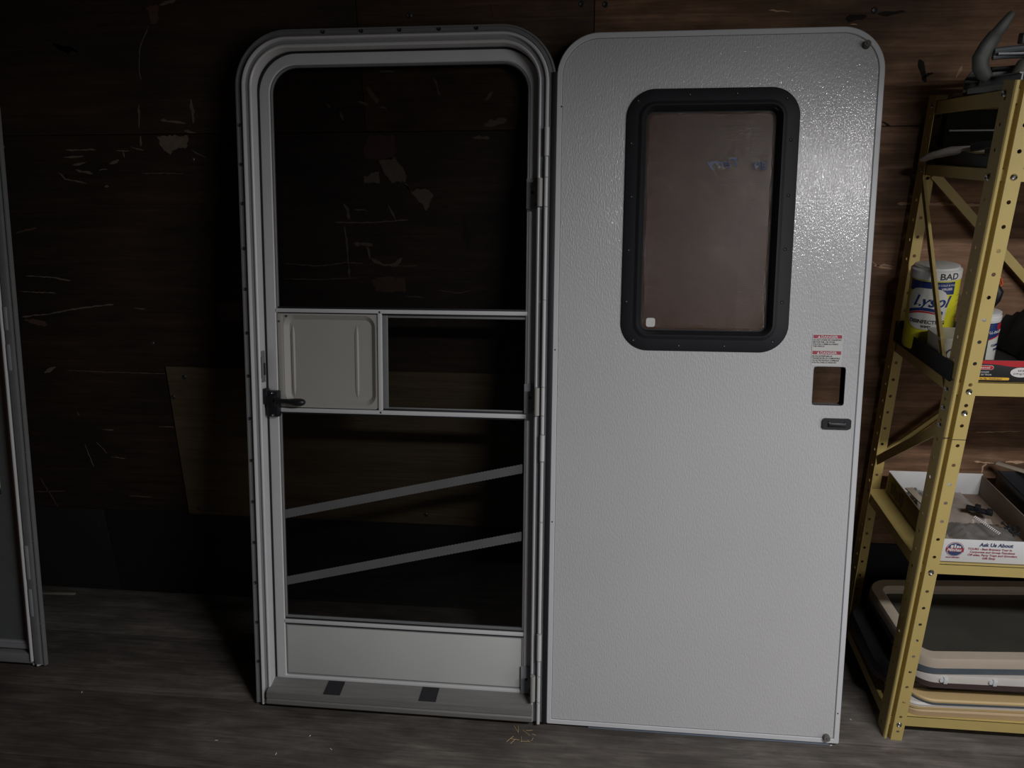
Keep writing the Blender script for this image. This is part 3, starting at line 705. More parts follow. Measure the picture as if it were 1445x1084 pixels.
# warning sticker
WSTICK = simple('sticker_paper', (0.56, 0.56, 0.54, 1), rough=0.5, noise=0.03)
REDST = simple('sticker_red', (0.36, 0.035, 0.065, 1), rough=0.5, noise=0.05)
INK = simple('black_ink', (0.03, 0.03, 0.035, 1), rough=0.6)
WINK = simple('white_ink', (0.62, 0.6, 0.6, 1), rough=0.5)
st = box('warning_sticker', WSTICK, 0.546, 0.620, -0.0012, -0.0003, 1.042, 1.124, dr, 0); tag(st, 'white and red danger sticker')
for zt in (1.121, 1.080):
    bm = bmesh.new(); abox(bm, 0.548, 0.618, -0.0016, -0.0011, zt - 0.0088, zt, 0); finish('red_band', bm, REDST, st)
    text('band_lettering', 'DANGER', WINK, 0.0088, (0.5668, -0.0017, zt - 0.0077), (pi / 2, 0, 0), st, xs=1.15, bold=0.0002)
    bm = bmesh.new()
    v = [bm.verts.new((0.5585, -0.0018, zt - 0.0078)), bm.verts.new((0.5655, -0.0018, zt - 0.0078)), bm.verts.new((0.562, -0.0018, zt - 0.0014))]
    w_ = [bm.verts.new(q.co + Vector((0, 0.0004, 0))) for q in v]
    bm.faces.new(v); 
    for i in range(3): bm.faces.new((v[i], v[(i + 1) % 3], w_[(i + 1) % 3], w_[i]))
    finish('warning_triangle', bm, WINK, st)
for i, s in enumerate(('DO NOT STORE OR TRANSPORT', 'MOTOR FUEL, OR OTHER', 'VOLATILE CHEMICALS INSIDE', 'THIS VEHICLE')):
    text('sticker_text', s, INK, 0.0052, (0.5478, -0.0016, 1.1065 - i * 0.0054), (pi / 2, 0, 0), st, xs=0.90, bold=0.00006)
for i, s in enumerate(('NE PAS ENTREPOSER NI', 'TRANSPORTER DE COMBUSTIBLE', 'OU AUTRE PRODUIT CHIMIQUE', 'VOLATIL DANS CE VEHICULE')):
    text('sticker_text', s, INK, 0.0052, (0.5478, -0.0016, 1.0650 - i * 0.0054), (pi / 2, 0, 0), st, xs=0.88, bold=0.00006)
# black bracket under the cut-out
bm = bmesh.new()
aslab(bm, (0.582, 0.653, 0.879, 0.907), 0.007, -0.007, -0.0002, n=5)
abox(bm, 0.596, 0.640, -0.012, -0.006, 0.886, 0.896, 0.002)
bk = finish('lock_bracket', bm, BLACK_P, dr); tag(bk, 'black plastic bracket with two screws')
screws('bracket_screw', [(0.599, -0.0075, 0.897), (0.638, -0.0075, 0.896)], BOLT, bk, 0.004, 0.003)
# rubber bumpers
GREYR = simple('grey_rubber', (0.13, 0.12, 0.105, 1), rough=0.6)
for x, z in ((0.630, 1.823), (0.644, 0.029)):
    bm = bmesh.new(); acyl(bm, (x, -0.0005, z), (x, -0.014, z + .002), 0.0095, 0.008, n=16); acyl(bm, (x, -0.014, z + .002), (x, -0.016, z + .002), 0.0035, 0.003, n=10)
    finish('door_bumper', bm, GREYR, dr, angle=40)
screws('rivet', [(-0.104, -0.003, 1.69), (-0.110, -0.003, 1.07), (-0.110, -0.003, 0.60), (0.670, -0.003, 0.1)], SCREWM, dr, 0.0022, 0.0006)

# ================================================================== LEFT DOOR UNIT (mostly out of frame)
lf = empty('door_unit', (0, -0.415, 0), (-radians(12.6), 0, 0))
tag(lf, 'grey-white framed door cut off at the left edge, leaning on the wall', 'door')
LX1 = -1.702; LX0 = LX1 - 0.70
outer_frame(lf, LX0, LX1, 1.84)
screws('screw', [(LX1 - 0.011, 0.0015, z) for z in (0.15, 0.28, 0.42, 0.56, 0.70, 0.84, 0.98, 1.12, 1.26, 1.40, 1.54)], SCREWM, lf, 0.0045, 0.002)
rail = box('hinge_rail', ALU_D, LX1 - 0.030, LX1 - 0.007, -0.011, 0.001, 0.02, 1.70, lf, 0.004)
bm = bmesh.new(); acyl(bm, (LX1 - 0.037, -0.010, 0.03), (LX1 - 0.037, -0.010, 1.70), 0.0048, n=12); finish('bright_ridge', bm, TRIMW, lf, angle=40)
for a_, b_ in ((0.30, 0.41), (0.18, 0.27), (0.95, 1.03), (1.07, 1.14), (1.45, 1.56)):
    box('hinge_knuckle', ALU_G, LX1 - 0.0275, LX1 - 0.0165, -0.0145, -0.008, a_, b_, lf, 0.003)
bm = bmesh.new()
asweep(bm, (LX0 + .044, LX1 - .043, 0.058, 1.79), (0.10, 0.004), [(0.0, 0.044), (0.0, 0.010), (0.004, 0.006), (0.018, 0.006), (0.020, 0.012), (0.024, 0.014), (0.026, 0.024), (0.026, 0.044)], n=12)
finish('leaf_frame', bm, ALU_G, lf)
bm = bmesh.new(); aslab(bm, (LX0 + .07, LX1 - .066, 0.08, 1.77), (0.08, 0.004), 0.020, 0.040, n=10)
finish('door_panel', bm, simple('slate_panel', (0.105, 0.115, 0.118, 1), rough=0.5), lf)
box('sill', ALU_D, LX0 + .04, LX1 - .04, -0.008, 0.046, 0.020, 0.052, lf, 0.003)
bm = bmesh.new(); abox(bm, LX0 + .2, LX1 - .115, 0.016, 0.027, 0.56, 0.575, 0.001); abox(bm, LX0 + .2, LX1 - .125, 0.012, 0.027, 0.70, 0.77, 0.004)
tag(finish('latch_recess', bm, BLACK_P, lf), 'black latch and rail')
box('mid_rail', CREAM_P, LX0 + .2, LX1 - .115, 0.018, 0.027, 0.58, 0.66, lf, 0.002)

# ================================================================== SHELVING UNIT
SX0, SX1, SYF, SYB = 0.811, 1.73, -0.455, -0.035
sh = empty('shelving_unit', (SX0, SYF, 0)); tag(sh, 'olive-yellow perforated steel shelving rack standing right of the white door', 'shelving')
T = Matrix.Translation((-SX0, -SYF, 0))
def put(bm): bmesh.ops.transform(bm, matrix=T, verts=bm.verts)   # world -> rack coordinates
def perf(bm, o, u, width, z0, z1, pitch=0.0508, r=0.0046, first=0.030, off=None):
    """perforated sheet strip in direction u, standing up z"""
    o = Vector(o); u = Vector(u); c = width / 2 if off is None else off
    z = z0; k = 0
    edges = [z0]
    zc = z0 + first
    cells = []
    while zc + pitch / 2 < z1: cells.append(zc); zc += pitch
    def P(s, z): return bm.verts.new(o + u * s + Vector((0, 0, z)))
    def quad(a, b):
        v = [P(0, a), P(width, a), P(width, b), P(0, b)]; bm.faces.new(v)
    prev = z0
    for zc in cells:
        a, b = zc - pitch / 2, zc + pitch / 2
        if a < z0: a = z0
        if a - prev > 1e-5: quad(prev, a)
        out = [(width, zc), (width, b), (c, b), (0, b), (0, zc), (0, a), (c, a), (width, a)]
        O = [P(*q) for q in out]
        I = [P(c + r * cos(pi / 4 * i), zc + r * sin(pi / 4 * i)) for i in range(8)]
        for i in range(8): bm.faces.new((O[i], O[(i + 1) % 8], I[(i + 1) % 8], I[i]))
        prev = b
    if z1 - prev > 1e-5: quad(prev, z1)
def post(x, y, sx, sy, z1, name='post'):
    """angle post: side flange runs inwards in y, face flange in x, rolled bead at the corner"""
    bm = bmesh.new()
    yo = 0.004 * sy
    perf(bm, (x, y + 0.006 * sy, 0), (0, sy, 0), 0.040, 0.0, z1, off=0.022)
    perf(bm, (x + sx * 0.0165, y - 0.008 * sy, 0), (sx, 0, 0), 0.0295, 0.0, z1, off=0.0145)
    # rolled corner bead: half round then step to the face flange
    prof = [(0, 0.006), (-0.0008, 0.002), (-0.0002, -0.0015), (0.0018, -0.0042), (0.0042, -0.0048), (0.0066, -0.0035), (0.0080, -0.0005), (0.0086, 0.004), (0.0095, 0.009), (0.013, 0.0115), (0.0155, 0.009), (0.0158, -0.002), (0.0165, -0.008)]
    A = [bm.verts.new((x + sx * a, y + sy * b, 0)) for a, b in prof]; B = [bm.verts.new((x + sx * a, y + sy * b, z1)) for a, b in prof]
    for i in range(len(prof) - 1): bm.faces.new((A[i], A[i + 1], B[i + 1], B[i]))
    put(bm)
    bmesh.ops.remove_doubles(bm, verts=bm.verts, dist=0.00005)
    o = finish(name, bm, OLIVE, sh, smooth=False)
    m = o.modifiers.new('sheet', 'SOLIDIFY'); m.thickness = 0.0014; m.offset = 0
    bake(o)
    return o
post(SX0, SYF, 1, 1, 1.690); post(SX0, SYB, 1, -1, 1.655)
post(SX1, SYF, -1, 1, 1.690); post(SX1, SYB, -1, -1, 1.655)
# shelves: pan with turned-down edges; the rear sits slightly lower as in the old, bent rack
SHELF = [(1.676, 0.036, 0.030), (1.520, 0.030, 0.026), (1.048, 0.022, 0.032), (0.561, 0.012, 0.028), (0.072, 0.004, 0.032)]
def shelf_z(i, y):
    z, drop, h = SHELF[i]; return z - drop * (y - SYF) / (SYB - SYF)
for i, (z, drop, h) in enumerate(SHELF):
    bm = bmesh.new()
    xa, xb, ya, yb = SX0 + 0.003, SX1 - 0.003, SYF + 0.006, SYB - 0.006
    abox(bm, xa, xb, ya, yb, -0.0016, 0, 0)
    abox(bm, xa, xb, ya, ya + 0.0016, -h, 0, 0); abox(bm, xa, xb, yb - 0.0016, yb, -h, 0, 0)
    abox(bm, xa, xa + 0.0016, ya, yb, -h, 0, 0); abox(bm, xb - 0.0016, xb, ya, yb, -h, 0, 0)
    abox(bm, xa, xb, ya, ya + 0.012, -h - 0.0014, -h, 0); abox(bm, xa, xb, yb - 0.012, yb, -h - 0.0014, -h, 0)
    abox(bm, xa, xa + 0.012, ya, yb, -h - 0.0014, -h, 0)
    for xx in (1.1, 1.4): abox(bm, xx, xx + 0.03, ya + 0.014, yb - 0.014, -0.012, -0.002, 0)
    for v in bm.verts: v.co.z += z - drop * (v.co.y - SYF) / (SYB - SYF)
    put(bm)
    finish('shelf', bm, OLIVE, sh)
# splice seam on the front post
bm = bmesh.new(); abox(bm, SX0 + 0.0165, SX0 + 0.0465, SYF - 0.0092, SYF - 0.0080, 0.9085, 0.9100, 0); abox(bm, SX0 - .002, SX0 + 0.0115, SYF - 0.0062, SYF - 0.004, 0.9105, 0.912, 0); put(bm)
finish('splice_joint', bm, RUBBER, sh)
# braces
def brace(a, b, wdir, w=0.022, t=0.0016, lip=0.005, twist=None):
    bm = bmesh.new(); a = Vector(a); b = Vector(b); d = (b - a).normalized()
    wd = Vector(wdir); wd = (wd - d * wd.dot(d)).normalized(); n = d.cross(wd).normalized()
    sec = [(-w / 2, 0), (-w / 2 + .002, -lip), (-w / 2 + .0035, -lip), (-w / 2 + .005, 0), (w / 2 - .005, 0), (w / 2 - .0035, -lip), (w / 2 - .002, -lip), (w / 2, 0), (w / 2, t), (-w / 2, t)]
    A = [bm.verts.new(a + wd * p + n * q) for p, q in sec]; B = [bm.verts.new(b + wd * p + n * q) for p, q in sec]
    bm.faces.new(A); bm.faces.new(B[::-1])
    for i in range(len(sec)): bm.faces.new((A[i], B[i], B[(i + 1) % len(sec)], A[(i + 1) % len(sec)]))
    put(bm); return finish('brace', bm, OLIVE, sh)
YB = SYB + 0.004
brace((0.856, YB, 1.462), (1.68, YB, 0.66), (0, 0, 1)); brace((1.68, YB + 0.006, 1.462), (0.856, YB + 0.006, 0.66), (0, 0, 1))
XS = SX0 + 0.004
brace((XS, -0.060, 1.470), (XS, -0.438, 0.990), (0, 1, 0), w=0.020); brace((XS + 0.002, -0.075, 0.660), (XS + 0.002, -0.440, 0.936), (0, 0, 1), w=0.026)
# bolts
bm = bmesh.new(); screw(bm, 0, 0, 0, 0.0075, 0.0035); b0 = finish('bolt', bm, BOLT, sh, loc=(0.031, -0.009, 1.503))
for x, y, z in ((0.031, -0.009, 1.030), (0.031, -0.009, 0.977), (0.031, -0.009, 0.545), (0.031, -0.009, 0.055), (0.888, -0.009, 1.030), (0.888, -0.009, 0.545)):
    share('bolt', b0, sh, (x, y, z))
for y, z in ((0.033, 1.664), (0.395, 1.630), (0.033, 1.498), (0.028, 1.020), (0.026, 0.975), (0.028, 0.930), (0.392, 0.555), (0.395, 1.475)):
    share('bolt', b0, sh, (-0.0010, y, z), (0, 0, -pi / 2))

# ================================================================== WINDOWS STACKED ON THE BOTTOM SHELF
DGLASS = simple('dark_tinted_glass', (0.050, 0.050, 0.042, 1), rough=0.22, spec=0.5, noise=0.35, nscale=6)
def frame_window(label, x0, x1, y0, y1, z0, z1, mat, band=0.045, yaw=0.0, glass=True, edge=None, clips=False, R=0.065):
    cx, cy = x0, y0
    root = empty('window_frame', (cx, cy, z0), (0, 0, yaw)); tag(root, label, 'window', 'window units stacked on the bottom shelf')
    def toflat(bm):   # xz outline -> lying flat (y up becomes z)
        for v in bm.verts:
            v.co = Vector((v.co.x, v.co.z, -v.co.y))
    H = z1 - z0
    bm = bmesh.new()
    asweep(bm, (0, x1 - x0, 0, y1 - y0), R, [(0.0, 0.0), (0.0, -H * .75), (0.004, -H), (band - 0.008, -H), (band, -H * .80), (band, 0.0)], n=10)
    toflat(bm)
    finish('frame_ring', bm, mat, root, angle=30)
    if edge:
        bm = bmesh.new(); asweep(bm, (0, x1 - x0, 0, y1 - y0), R, [(-0.0015, -H * .05), (-0.0015, -H * .42), (0.002, -H * .42), (0.002, -H * .05)], n=10); toflat(bm)
        finish('seal', bm, edge, root)
    if glass:
        bm = bmesh.new(); aslab(bm, (band - .004, x1 - x0 - band + .004, band - .004, y1 - y0 - band + .004), R * .5, -H * .30, -H * .52, n=8); toflat(bm)
        finish('window_glass', bm, DGLASS, root, smooth=False)
    if clips:
        for cxx in (0.075, 0.20, 0.33):
            bm = bmesh.new(); abox(bm, cxx, cxx + 0.010, -0.006, 0.004, H * .45, H * .92, 0.001); acyl(bm, (cxx - 0.004, -0.004, H * .7), (cxx - .004, 0.006, H * .7), 0.006, n=10)
            finish('clip', bm, TRIMW, root)
    return root
CREAMF = simple('aged_cream_frame', (0.42, 0.355, 0.28, 1), rough=0.55, noise=0.07, nscale=20)
BLUEG = simple('blue_grey_seal', (0.075, 0.095, 0.115, 1), rough=0.5)
WHITEF = simple('white_window_frame', (0.52, 0.49, 0.45, 1), rough=0.45, noise=0.05)
MAROON = simple('dull_maroon_frame', (0.06, 0.035, 0.036, 1), rough=0.5)
BLACKF = simple('black_window_frame', (0.014, 0.014, 0.016, 1), rough=0.4)
YELF = simple('yellowed_cream_frame', (0.50, 0.36, 0.17, 1), rough=0.55, noise=0.06)
TANF = simple('tan_window_frame', (0.44, 0.31, 0.17, 1), rough=0.55, noise=0.06)
DKF = simple('dark_brown_seal', (0.030, 0.020, 0.019, 1), rough=0.5)
zb = SHELF[4][0]
frame_window('tan window frame at the bottom of the stack on the lowest shelf', 0.842, 1.56, -0.446, -0.065, zb + 0.001, zb + 0.021, TANF, yaw=0.02)
frame_window('white window frame lying second from the bottom of the stack', 0.838, 1.52, -0.444, -0.07, zb + 0.022, zb + 0.041, WHITEF, yaw=0.03, edge=YELF)
frame_window('thin yellowed window frame lying third from the bottom of the stack', 0.872, 1.55, -0.446, -0.075, zb + 0.042, zb + 0.056, YELF, yaw=0.03, edge=BLUEG)
frame_window('black window frame lying in the middle of the stack, sticking out to the left', 0.792, 1.54, -0.400, -0.088, zb + 0.057, zb + 0.100, BLACKF, edge=DKF)
frame_window('white window frame with clips lying second from the top of the stack', 0.862, 1.56, -0.447, -0.085, zb + 0.101, zb + 0.139, WHITEF, clips=True, yaw=0.02, edge=MAROON)
frame_window('cream rounded window frame with dark glass lying on top of the stack', 0.858, 1.55, -0.445, -0.085, zb + 0.140, zb + 0.188, CREAMF, edge=BLUEG, band=0.042, yaw=0.07)
# ================================================================== OPEN WHITE CARTON ON THE SECOND SHELF FROM BELOW
CARD_W = simple('white_printed_card', (0.62, 0.62, 0.62, 1), rough=0.6, noise=0.05, nscale=60)
CARD_B = simple('brown_card', (0.20, 0.145, 0.105, 1), rough=0.85, noise=0.08)
CARD_O = simple('olive_printed_card', (0.16, 0.125, 0.055, 1), rough=0.7, noise=0.2, nscale=12)
NAVY = simple('navy_print', (0.035, 0.05, 0.13, 1), rough=0.6)
CRIM = simple('crimson_print', (0.30, 0.03, 0.05, 1), rough=0.6)
bx, bxe, byf, byb = 0.862, 1.122, -0.440, -0.060
zc = 0.563
ca = empty('cardboard_tray', (bx, byf, zc), (-0.028, 0, 0)); tag(ca, 'open white cardboard tray with red and blue print, on the shelf above the stacked windows', 'box')
L_, D_, Hh = bxe - bx, byb - byf, 0.064
def cb(name, mat, *a, bev=0.0006): return box(name, mat, *a, ca, bev)
cb('tray_bottom', CARD_B, 0, L_, 0, D_, 0, 0.002)
f_ = cb('front_panel', CARD_W, 0, L_, 0, 0.003, 0, Hh); tag(f_, 'white front panel with lettering and round emblem')
cb('back_panel', CARD_W, 0, L_, D_ - 0.003, D_, 0, Hh + 0.004)
s_ = cb('side_panel', CARD_O, 0, 0.003, 0.003, D_ - .003, 0, Hh); tag(s_, 'printed side panel')
cb('side_panel', CARD_B, L_ - 0.003, L_, 0.003, D_ - .003, 0, Hh)
bm = bmesh.new()
for i in range(5): abox(bm, -0.0008, 0.0, 0.255 + i * 0.02, 0.268 + i * 0.02, 0.012 + 0.004 * (i % 2), 0.052 - 0.006 * (i % 3), 0)
finish('dark_print', bm, RUBBER, s_)
tx = lambda s, m, sz, x, z, **k: text('print', s, m, sz, (x, -0.0006, z), (pi / 2, 0, 0), f_, **k)
tx('Ask Us About', NAVY, 0.0135, 0.092, 0.0475, bold=0.00045, shear=0.1)
tx('TOURS - Best Brewery Tour in', CRIM, 0.0080, 0.066, 0.0370, bold=0.00012, shear=0.1)
tx('Corporate and Group Functions', CRIM, 0.0080, 0.072, 0.0285, bold=0.00012, shear=0.1)
tx('Off sales, Party Trays and Growlers', CRIM, 0.0080, 0.068, 0.0200, bold=0.00012, shear=0.1)
tx('Gift Shop', CRIM, 0.0080, 0.104, 0.0115, bold=0.00012, shear=0.1)
# round emblem: ring, blue disc, skyline, red script band
def disc(bm, cx, cz, rx, rz, y0, y1, n=28):
    A = [bm.verts.new((cx + rx * cos(2 * pi * i / n), y0, cz + rz * sin(2 * pi * i / n))) for i in range(n)]
    B = [bm.verts.new((cx + rx * cos(2 * pi * i / n), y1, cz + rz * sin(2 * pi * i / n))) for i in range(n)]
    bm.faces.new(A)
    for i in range(n): bm.faces.new((A[i], A[(i + 1) % n], B[(i + 1) % n], B[i]))
ex, ez = 0.036, 0.036
for nm, m, rx, rz, y in (('emblem_ring', CRIM, 0.0215, 0.0205, -0.0004), ('emblem_ring', CARD_W, 0.0202, 0.0193, -0.0007), ('emblem_disc', NAVY, 0.0190, 0.0180, -0.0010)):
    bm = bmesh.new(); disc(bm, ex, ez, rx, rz, y, y + .0004); finish(nm, bm, m, f_)
bm = bmesh.new()
for x, w, h in ((-0.011, 0.006, 0.009), (-0.003, 0.004, 0.0115), (0.003, 0.005, 0.008), (0.009, 0.004, 0.0065)): abox(bm, ex + x, ex + x + w, -0.0014, -0.0009, ez + 0.003, ez + 0.003 + h, 0)
finish('emblem_skyline', bm, CARD_W, f_)
bm = bmesh.new(); abox(bm, ex - 0.021, ex + 0.021, -0.0016, -0.0011, ez - 0.006, ez + 0.0045, 0); finish('emblem_band', bm, CRIM, f_)
text('emblem_script', 'Minhas', WINK, 0.0115, (ex - 0.0195, -0.0018, ez - 0.0045), (pi / 2, 0, 0), f_, shear=0.35, bold=0.0003, xs=1.05)
text('emblem_script', 'MICRO BREWERY', CRIM, 0.0042, (ex - 0.018, -0.0006, ez - 0.0245), (pi / 2, 0, 0), f_, bold=0.0001)

# things in the tray
def crumple(name, label, cat, x0, x1, y0, y1, z0, h, mat, seed, rot=0.0, n=18, group=None, closed=True):
    rnd = random.Random(seed)
    ph = [(rnd.uniform(0, 6), rnd.uniform(0, 6), rnd.uniform(8, 30), rnd.uniform(8, 30)) for _ in range(5)]
    bm = bmesh.new(); cx, cy = (x0 + x1) / 2, (y0 + y1) / 2
    top, bot = [], []
    for i in range(n + 1):
        a, b = [], []
        for j in range(n + 1):
            u, v = i / n, j / n
            e = min(u, 1 - u, v, 1 - v)
            prof = min(1, e * 5) ** 0.6
            ww = sum(math.sin(p + u * s * .5) * math.cos(q + v * t * .5) for p, q, s, t in ph) / 5
            zz = h * prof * (0.62 + 0.55 * abs(ww)) + rnd.uniform(-.001, .001) * (e > 0)
            jx = rnd.uniform(-.002, .002) + 0.006 * math.sin(v * 9 + seed) * (1 if u in (0, 1) else 0)
            jy = rnd.uniform(-.002, .002) + 0.006 * math.sin(u * 7 + seed) * (1 if v in (0, 1) else 0)
            p = Vector(((x0 + (x1 - x0) * u) - cx + jx, (y0 + (y1 - y0) * v) - cy + jy, 0))
            a.append(bm.verts.new((p.x, p.y, max(zz, 0.0008)))); b.append(bm.verts.new((p.x, p.y, 0)))
        top.append(a); bot.append(b)
    for i in range(n):
        for j in range(n):
            bm.faces.new((top[i][j], top[i + 1][j], top[i + 1][j + 1], top[i][j + 1])); bm.faces.new((bot[i][j], bot[i][j + 1], bot[i + 1][j + 1], bot[i + 1][j]))
    for i in range(n):
        for (A, B) in ((top, bot),):
            bm.faces.new((A[i][0], B[i][0], B[i + 1][0], A[i + 1][0])); bm.faces.new((A[i][n], A[i + 1][n], B[i + 1][n], B[i][n]))
            bm.faces.new((A[0][i], A[0][i + 1], B[0][i + 1], B[0][i])); bm.faces.new((A[n][i], B[n][i], B[n][i + 1], A[n][i + 1]))
    o = finish(name, bm, mat, None, angle=25, loc=(cx, cy, z0), rot=(-0.028, 0, rot))
    return tag(o, label, cat, group)
BAGD = simple('grey_brown_poly_bag', (0.27, 0.225, 0.19, 1), rough=0.3, noise=0.2, nscale=30, spec=0.7)
BAGG = simple('smoky_poly_bag', (0.19, 0.18, 0.17, 1), rough=0.22, noise=0.3, nscale=40, spec=0.8)
crumple('plastic_bag', 'brownish clear plastic bag in the back of the white tray', 'bag', 0.925, 1.075, -0.255, -0.080, 0.561, 0.030, BAGD, 3, 0.1)
crumple('plastic_bag', 'smoky clear plastic bag bunched against the left side of the white tray', 'bag', 0.888, 0.962, -0.235, -0.100, 0.562, 0.052, BAGG, 11, -0.2)
crumple('plastic_bag', 'grey clear plastic bag filling the front of the white tray', 'bag', 0.925, 1.095, -0.425, -0.275, 0.566, 0.040, BAGG, 23, -0.1, n=24)
crumple('plastic_bag', 'folded beige plastic sleeve in the front left corner of the white tray', 'bag', 0.868, 0.922, -0.420, -0.255, 0.566, 0.040, BAGD, 31, 0.0)
# small white spiral in the bag
bm = bmesh.new(); n = 16
for i in range(n):
    t = i / (n - 1); p = Vector((0.998, -0.306, 0.617)).lerp(Vector((1.024, -0.384, 0.616)), t); 
    atube(bm, [p + Vector((-0.0045, -0.003, -0.001)), p + Vector((0, 0, 0.003)), p + Vector((0.0045, 0.003, -0.001))], 0.0011, n=5)
tag(finish('spring', bm, WINK, None), 'small white coil spring lying in the grey bag', 'spring')
bm = bmesh.new()
abox(bm, -0.032, 0.032, -0.006, 0.006, 0, 0.012, 0.002); abox(bm, -0.012, 0.002, -0.008, 0.004, 0.008, 0.022, 0.002); abox(bm, 0.016, 0.030, -0.008, 0.006, 0.004, 0.017, 0.002)
o = finish('latch', bm, BLACK_P, None, loc=(1.034, -0.250, 0.600), rot=(0, 0, -0.55)); tag(o, 'small black plastic latch on the brownish bag in the white tray', 'latch')
bm = bmesh.new()
for i in range(9):
    a = random.uniform(0, 6.28); p = Vector((1.100 + random.uniform(-.016, .014), -0.30 + random.uniform(-.03, .03), 0.577 + random.uniform(0, .01)))
    d = Vector((cos(a), sin(a), 0.2)) * 0.010; acyl(bm, p - d, p + d, 0.002, n=6); acyl(bm, p + d, p + d * 1.3, 0.0045, n=6)
tag(finish('loose_screws', bm, SCREWM, None), 'heap of small loose screws at the right of the white tray', 'screws', kind='stuff')
o = box('plastic_strip', CREAMF, -0.010, 0.010, -0.065, 0.065, 0, 0.004, None, 0.001); o.location = (0.888, -0.225, 0.618); o.rotation_euler = (-0.03, 0, 0.10)
tag(o, 'beige plastic strip lying along the left edge of the white tray', 'strip')

# black bin right of the tray with a flat tan strip over it
bm = bmesh.new()
x0, x1, y0, y1, z0, z1 = 1.150, 1.52, -0.40, -0.075, 0.556, 0.640
abox(bm, x0, x1, y0, y1, z0, z0 + .004, 0)
for a in ((x0, x0 + .004, y0, y1), (x1 - .004, x1, y0, y1), (x0, x1, y0, y0 + .004), (x0, x1, y1 - .004, y1)): abox(bm, *a, z0, z1, 0.001)
abox(bm, x0 - .006, x1 + .006, y0 - .006, y0 + .004, z1 - .004, z1, 0.001); abox(bm, x0 - .006, x0 + .004, y0, y1, z1 - .004, z1, 0.001)
tag(finish('plastic_bin', bm, BLACK_P, None), 'black plastic bin standing right of the white tray', 'bin')
o = box('plastic_strip', CREAMF, -0.10, 0.10, -0.010, 0.010, 0, 0.004, None, 0.001); o.location = (1.235, -0.110, 0.646); o.rotation_euler = (0.0, 0.0, -0.75)
tag(o, 'tan flat strip lying on the black bin', 'strip')

# ================================================================== BLACK CARTON AND ITS CONTENTS ON THE MIDDLE SHELF
CARD_K = simple('black_printed_card', (0.016, 0.016, 0.018, 1), rough=0.5, noise=0.1)
CARD_KI = simple('black_card_inside', (0.010, 0.009, 0.009, 1), rough=0.8)
RED = simple('red_print', (0.42, 0.012, 0.02, 1), rough=0.5)
YEL = simple('yellow_print', (0.75, 0.42, 0.04, 1), rough=0.5)
kc = empty('cardboard_box', (0.806, -0.447, 1.0500), (-0.052, 0, 0)); tag(kc, 'shallow open black carton with a red stripe and yellow band on the middle shelf', 'box')
KL, KD, KH = 0.56, 0.375, 0.050
def kb(name, mat, *a, bev=0.0006): return box(name, mat, *a, kc, bev)
kb('carton_bottom', CARD_KI, 0, KL, 0, KD, 0, 0.002)
kf = kb('front_panel', CARD_K, 0.050, KL, -0.001, 0.002, 0, KH); tag(kf, 'black front panel with red stripe')
kb('back_panel', CARD_KI, 0, KL, KD - 0.003, KD, 0, KH)
kb('side_panel', CARD_KI, 0, 0.003, 0.01, KD, -0.006, KH - .010)
kb('side_panel', CARD_KI, KL - 0.003, KL, 0, KD, 0, KH)
bm = bmesh.new()     # red band, sagging lower edge
n = 24; TT, BB = [], []
for i in range(n + 1):
    x = 0.052 + (KL - 0.054) * i / n
    lo = KH - 0.0085 - (0.007 * math.exp(-((x - 0.135) / 0.035) ** 2)) - (0.010 if x > .3 else 0)
    TT.append((x, KH - 0.0008)); BB.append((x, lo))
tv = [bm.verts.new((x, -0.0016, z)) for x, z in TT]; bv = [bm.verts.new((x, -0.0016, z)) for x, z in BB]
tw = [bm.verts.new((x, -0.0010, z)) for x, z in TT]; bw = [bm.verts.new((x, -0.0010, z)) for x, z in BB]
for i in range(n):
    bm.faces.new((tv[i], tv[i + 1], bv[i + 1], bv[i])); bm.faces.new((tw[i], tw[i + 1], tv[i + 1], tv[i])); bm.faces.new((bv[i], bv[i + 1], bw[i + 1], bw[i]))
finish('red_stripe', bm, RED, kf)
bm = bmesh.new(); aslab(bm, (0.048, 0.086, KH - 0.0225, KH - 0.0125), 0.0048, -0.0016, -0.0010, n=4); finish('logo_plate', bm, WINK, kf)
bm = bmesh.new(); aslab(bm, (0.0485, 0.0853, KH - 0.0218, KH - 0.0132), 0.0042, -0.0020, -0.0015, n=4); finish('logo_plate', bm, RED, kf)
text('print', 'Rubbermaid', WINK, 0.0062, (0.0490, -0.0022, KH - 0.0195), (pi / 2, 0, 0), kf, bold=0.0001, xs=.95)
bm = bmesh.new(); disc(bm, 0.146, KH - 0.0275, 0.023, 0.0115, -0.0018, -0.0010); finish('weight_oval', bm, WINK, kf)
text('print', '8.8 lbs', INK, 0.0062, (0.1385, -0.0020, KH - 0.0255), (pi / 2, 0, 0), kf)
text('print', '(3.99 kg) Max', INK, 0.0052, (0.1300, -0.0020, KH - 0.0325), (pi / 2, 0, 0), kf)
text('print', 'ORGANIZER', WINK, 0.0050, (0.050, -0.0014, KH - 0.0298), (pi / 2, 0, 0), kf)
text('print', 'BAC DE TIROIR', WINK, 0.0050, (0.050, -0.0014, KH - 0.0360), (pi / 2, 0, 0), kf)
bm = bmesh.new(); aslab(bm, (0.040, 0.1235, 0.0035, 0.0095), 0.0028, -0.0016, -0.0010, n=4); finish('yellow_band', bm, YEL, kf)
text('print', 'No Slip - Antidérapant', INK, 0.0052, (0.060, -0.0018, 0.0048), (pi / 2, 0, 0), kf)

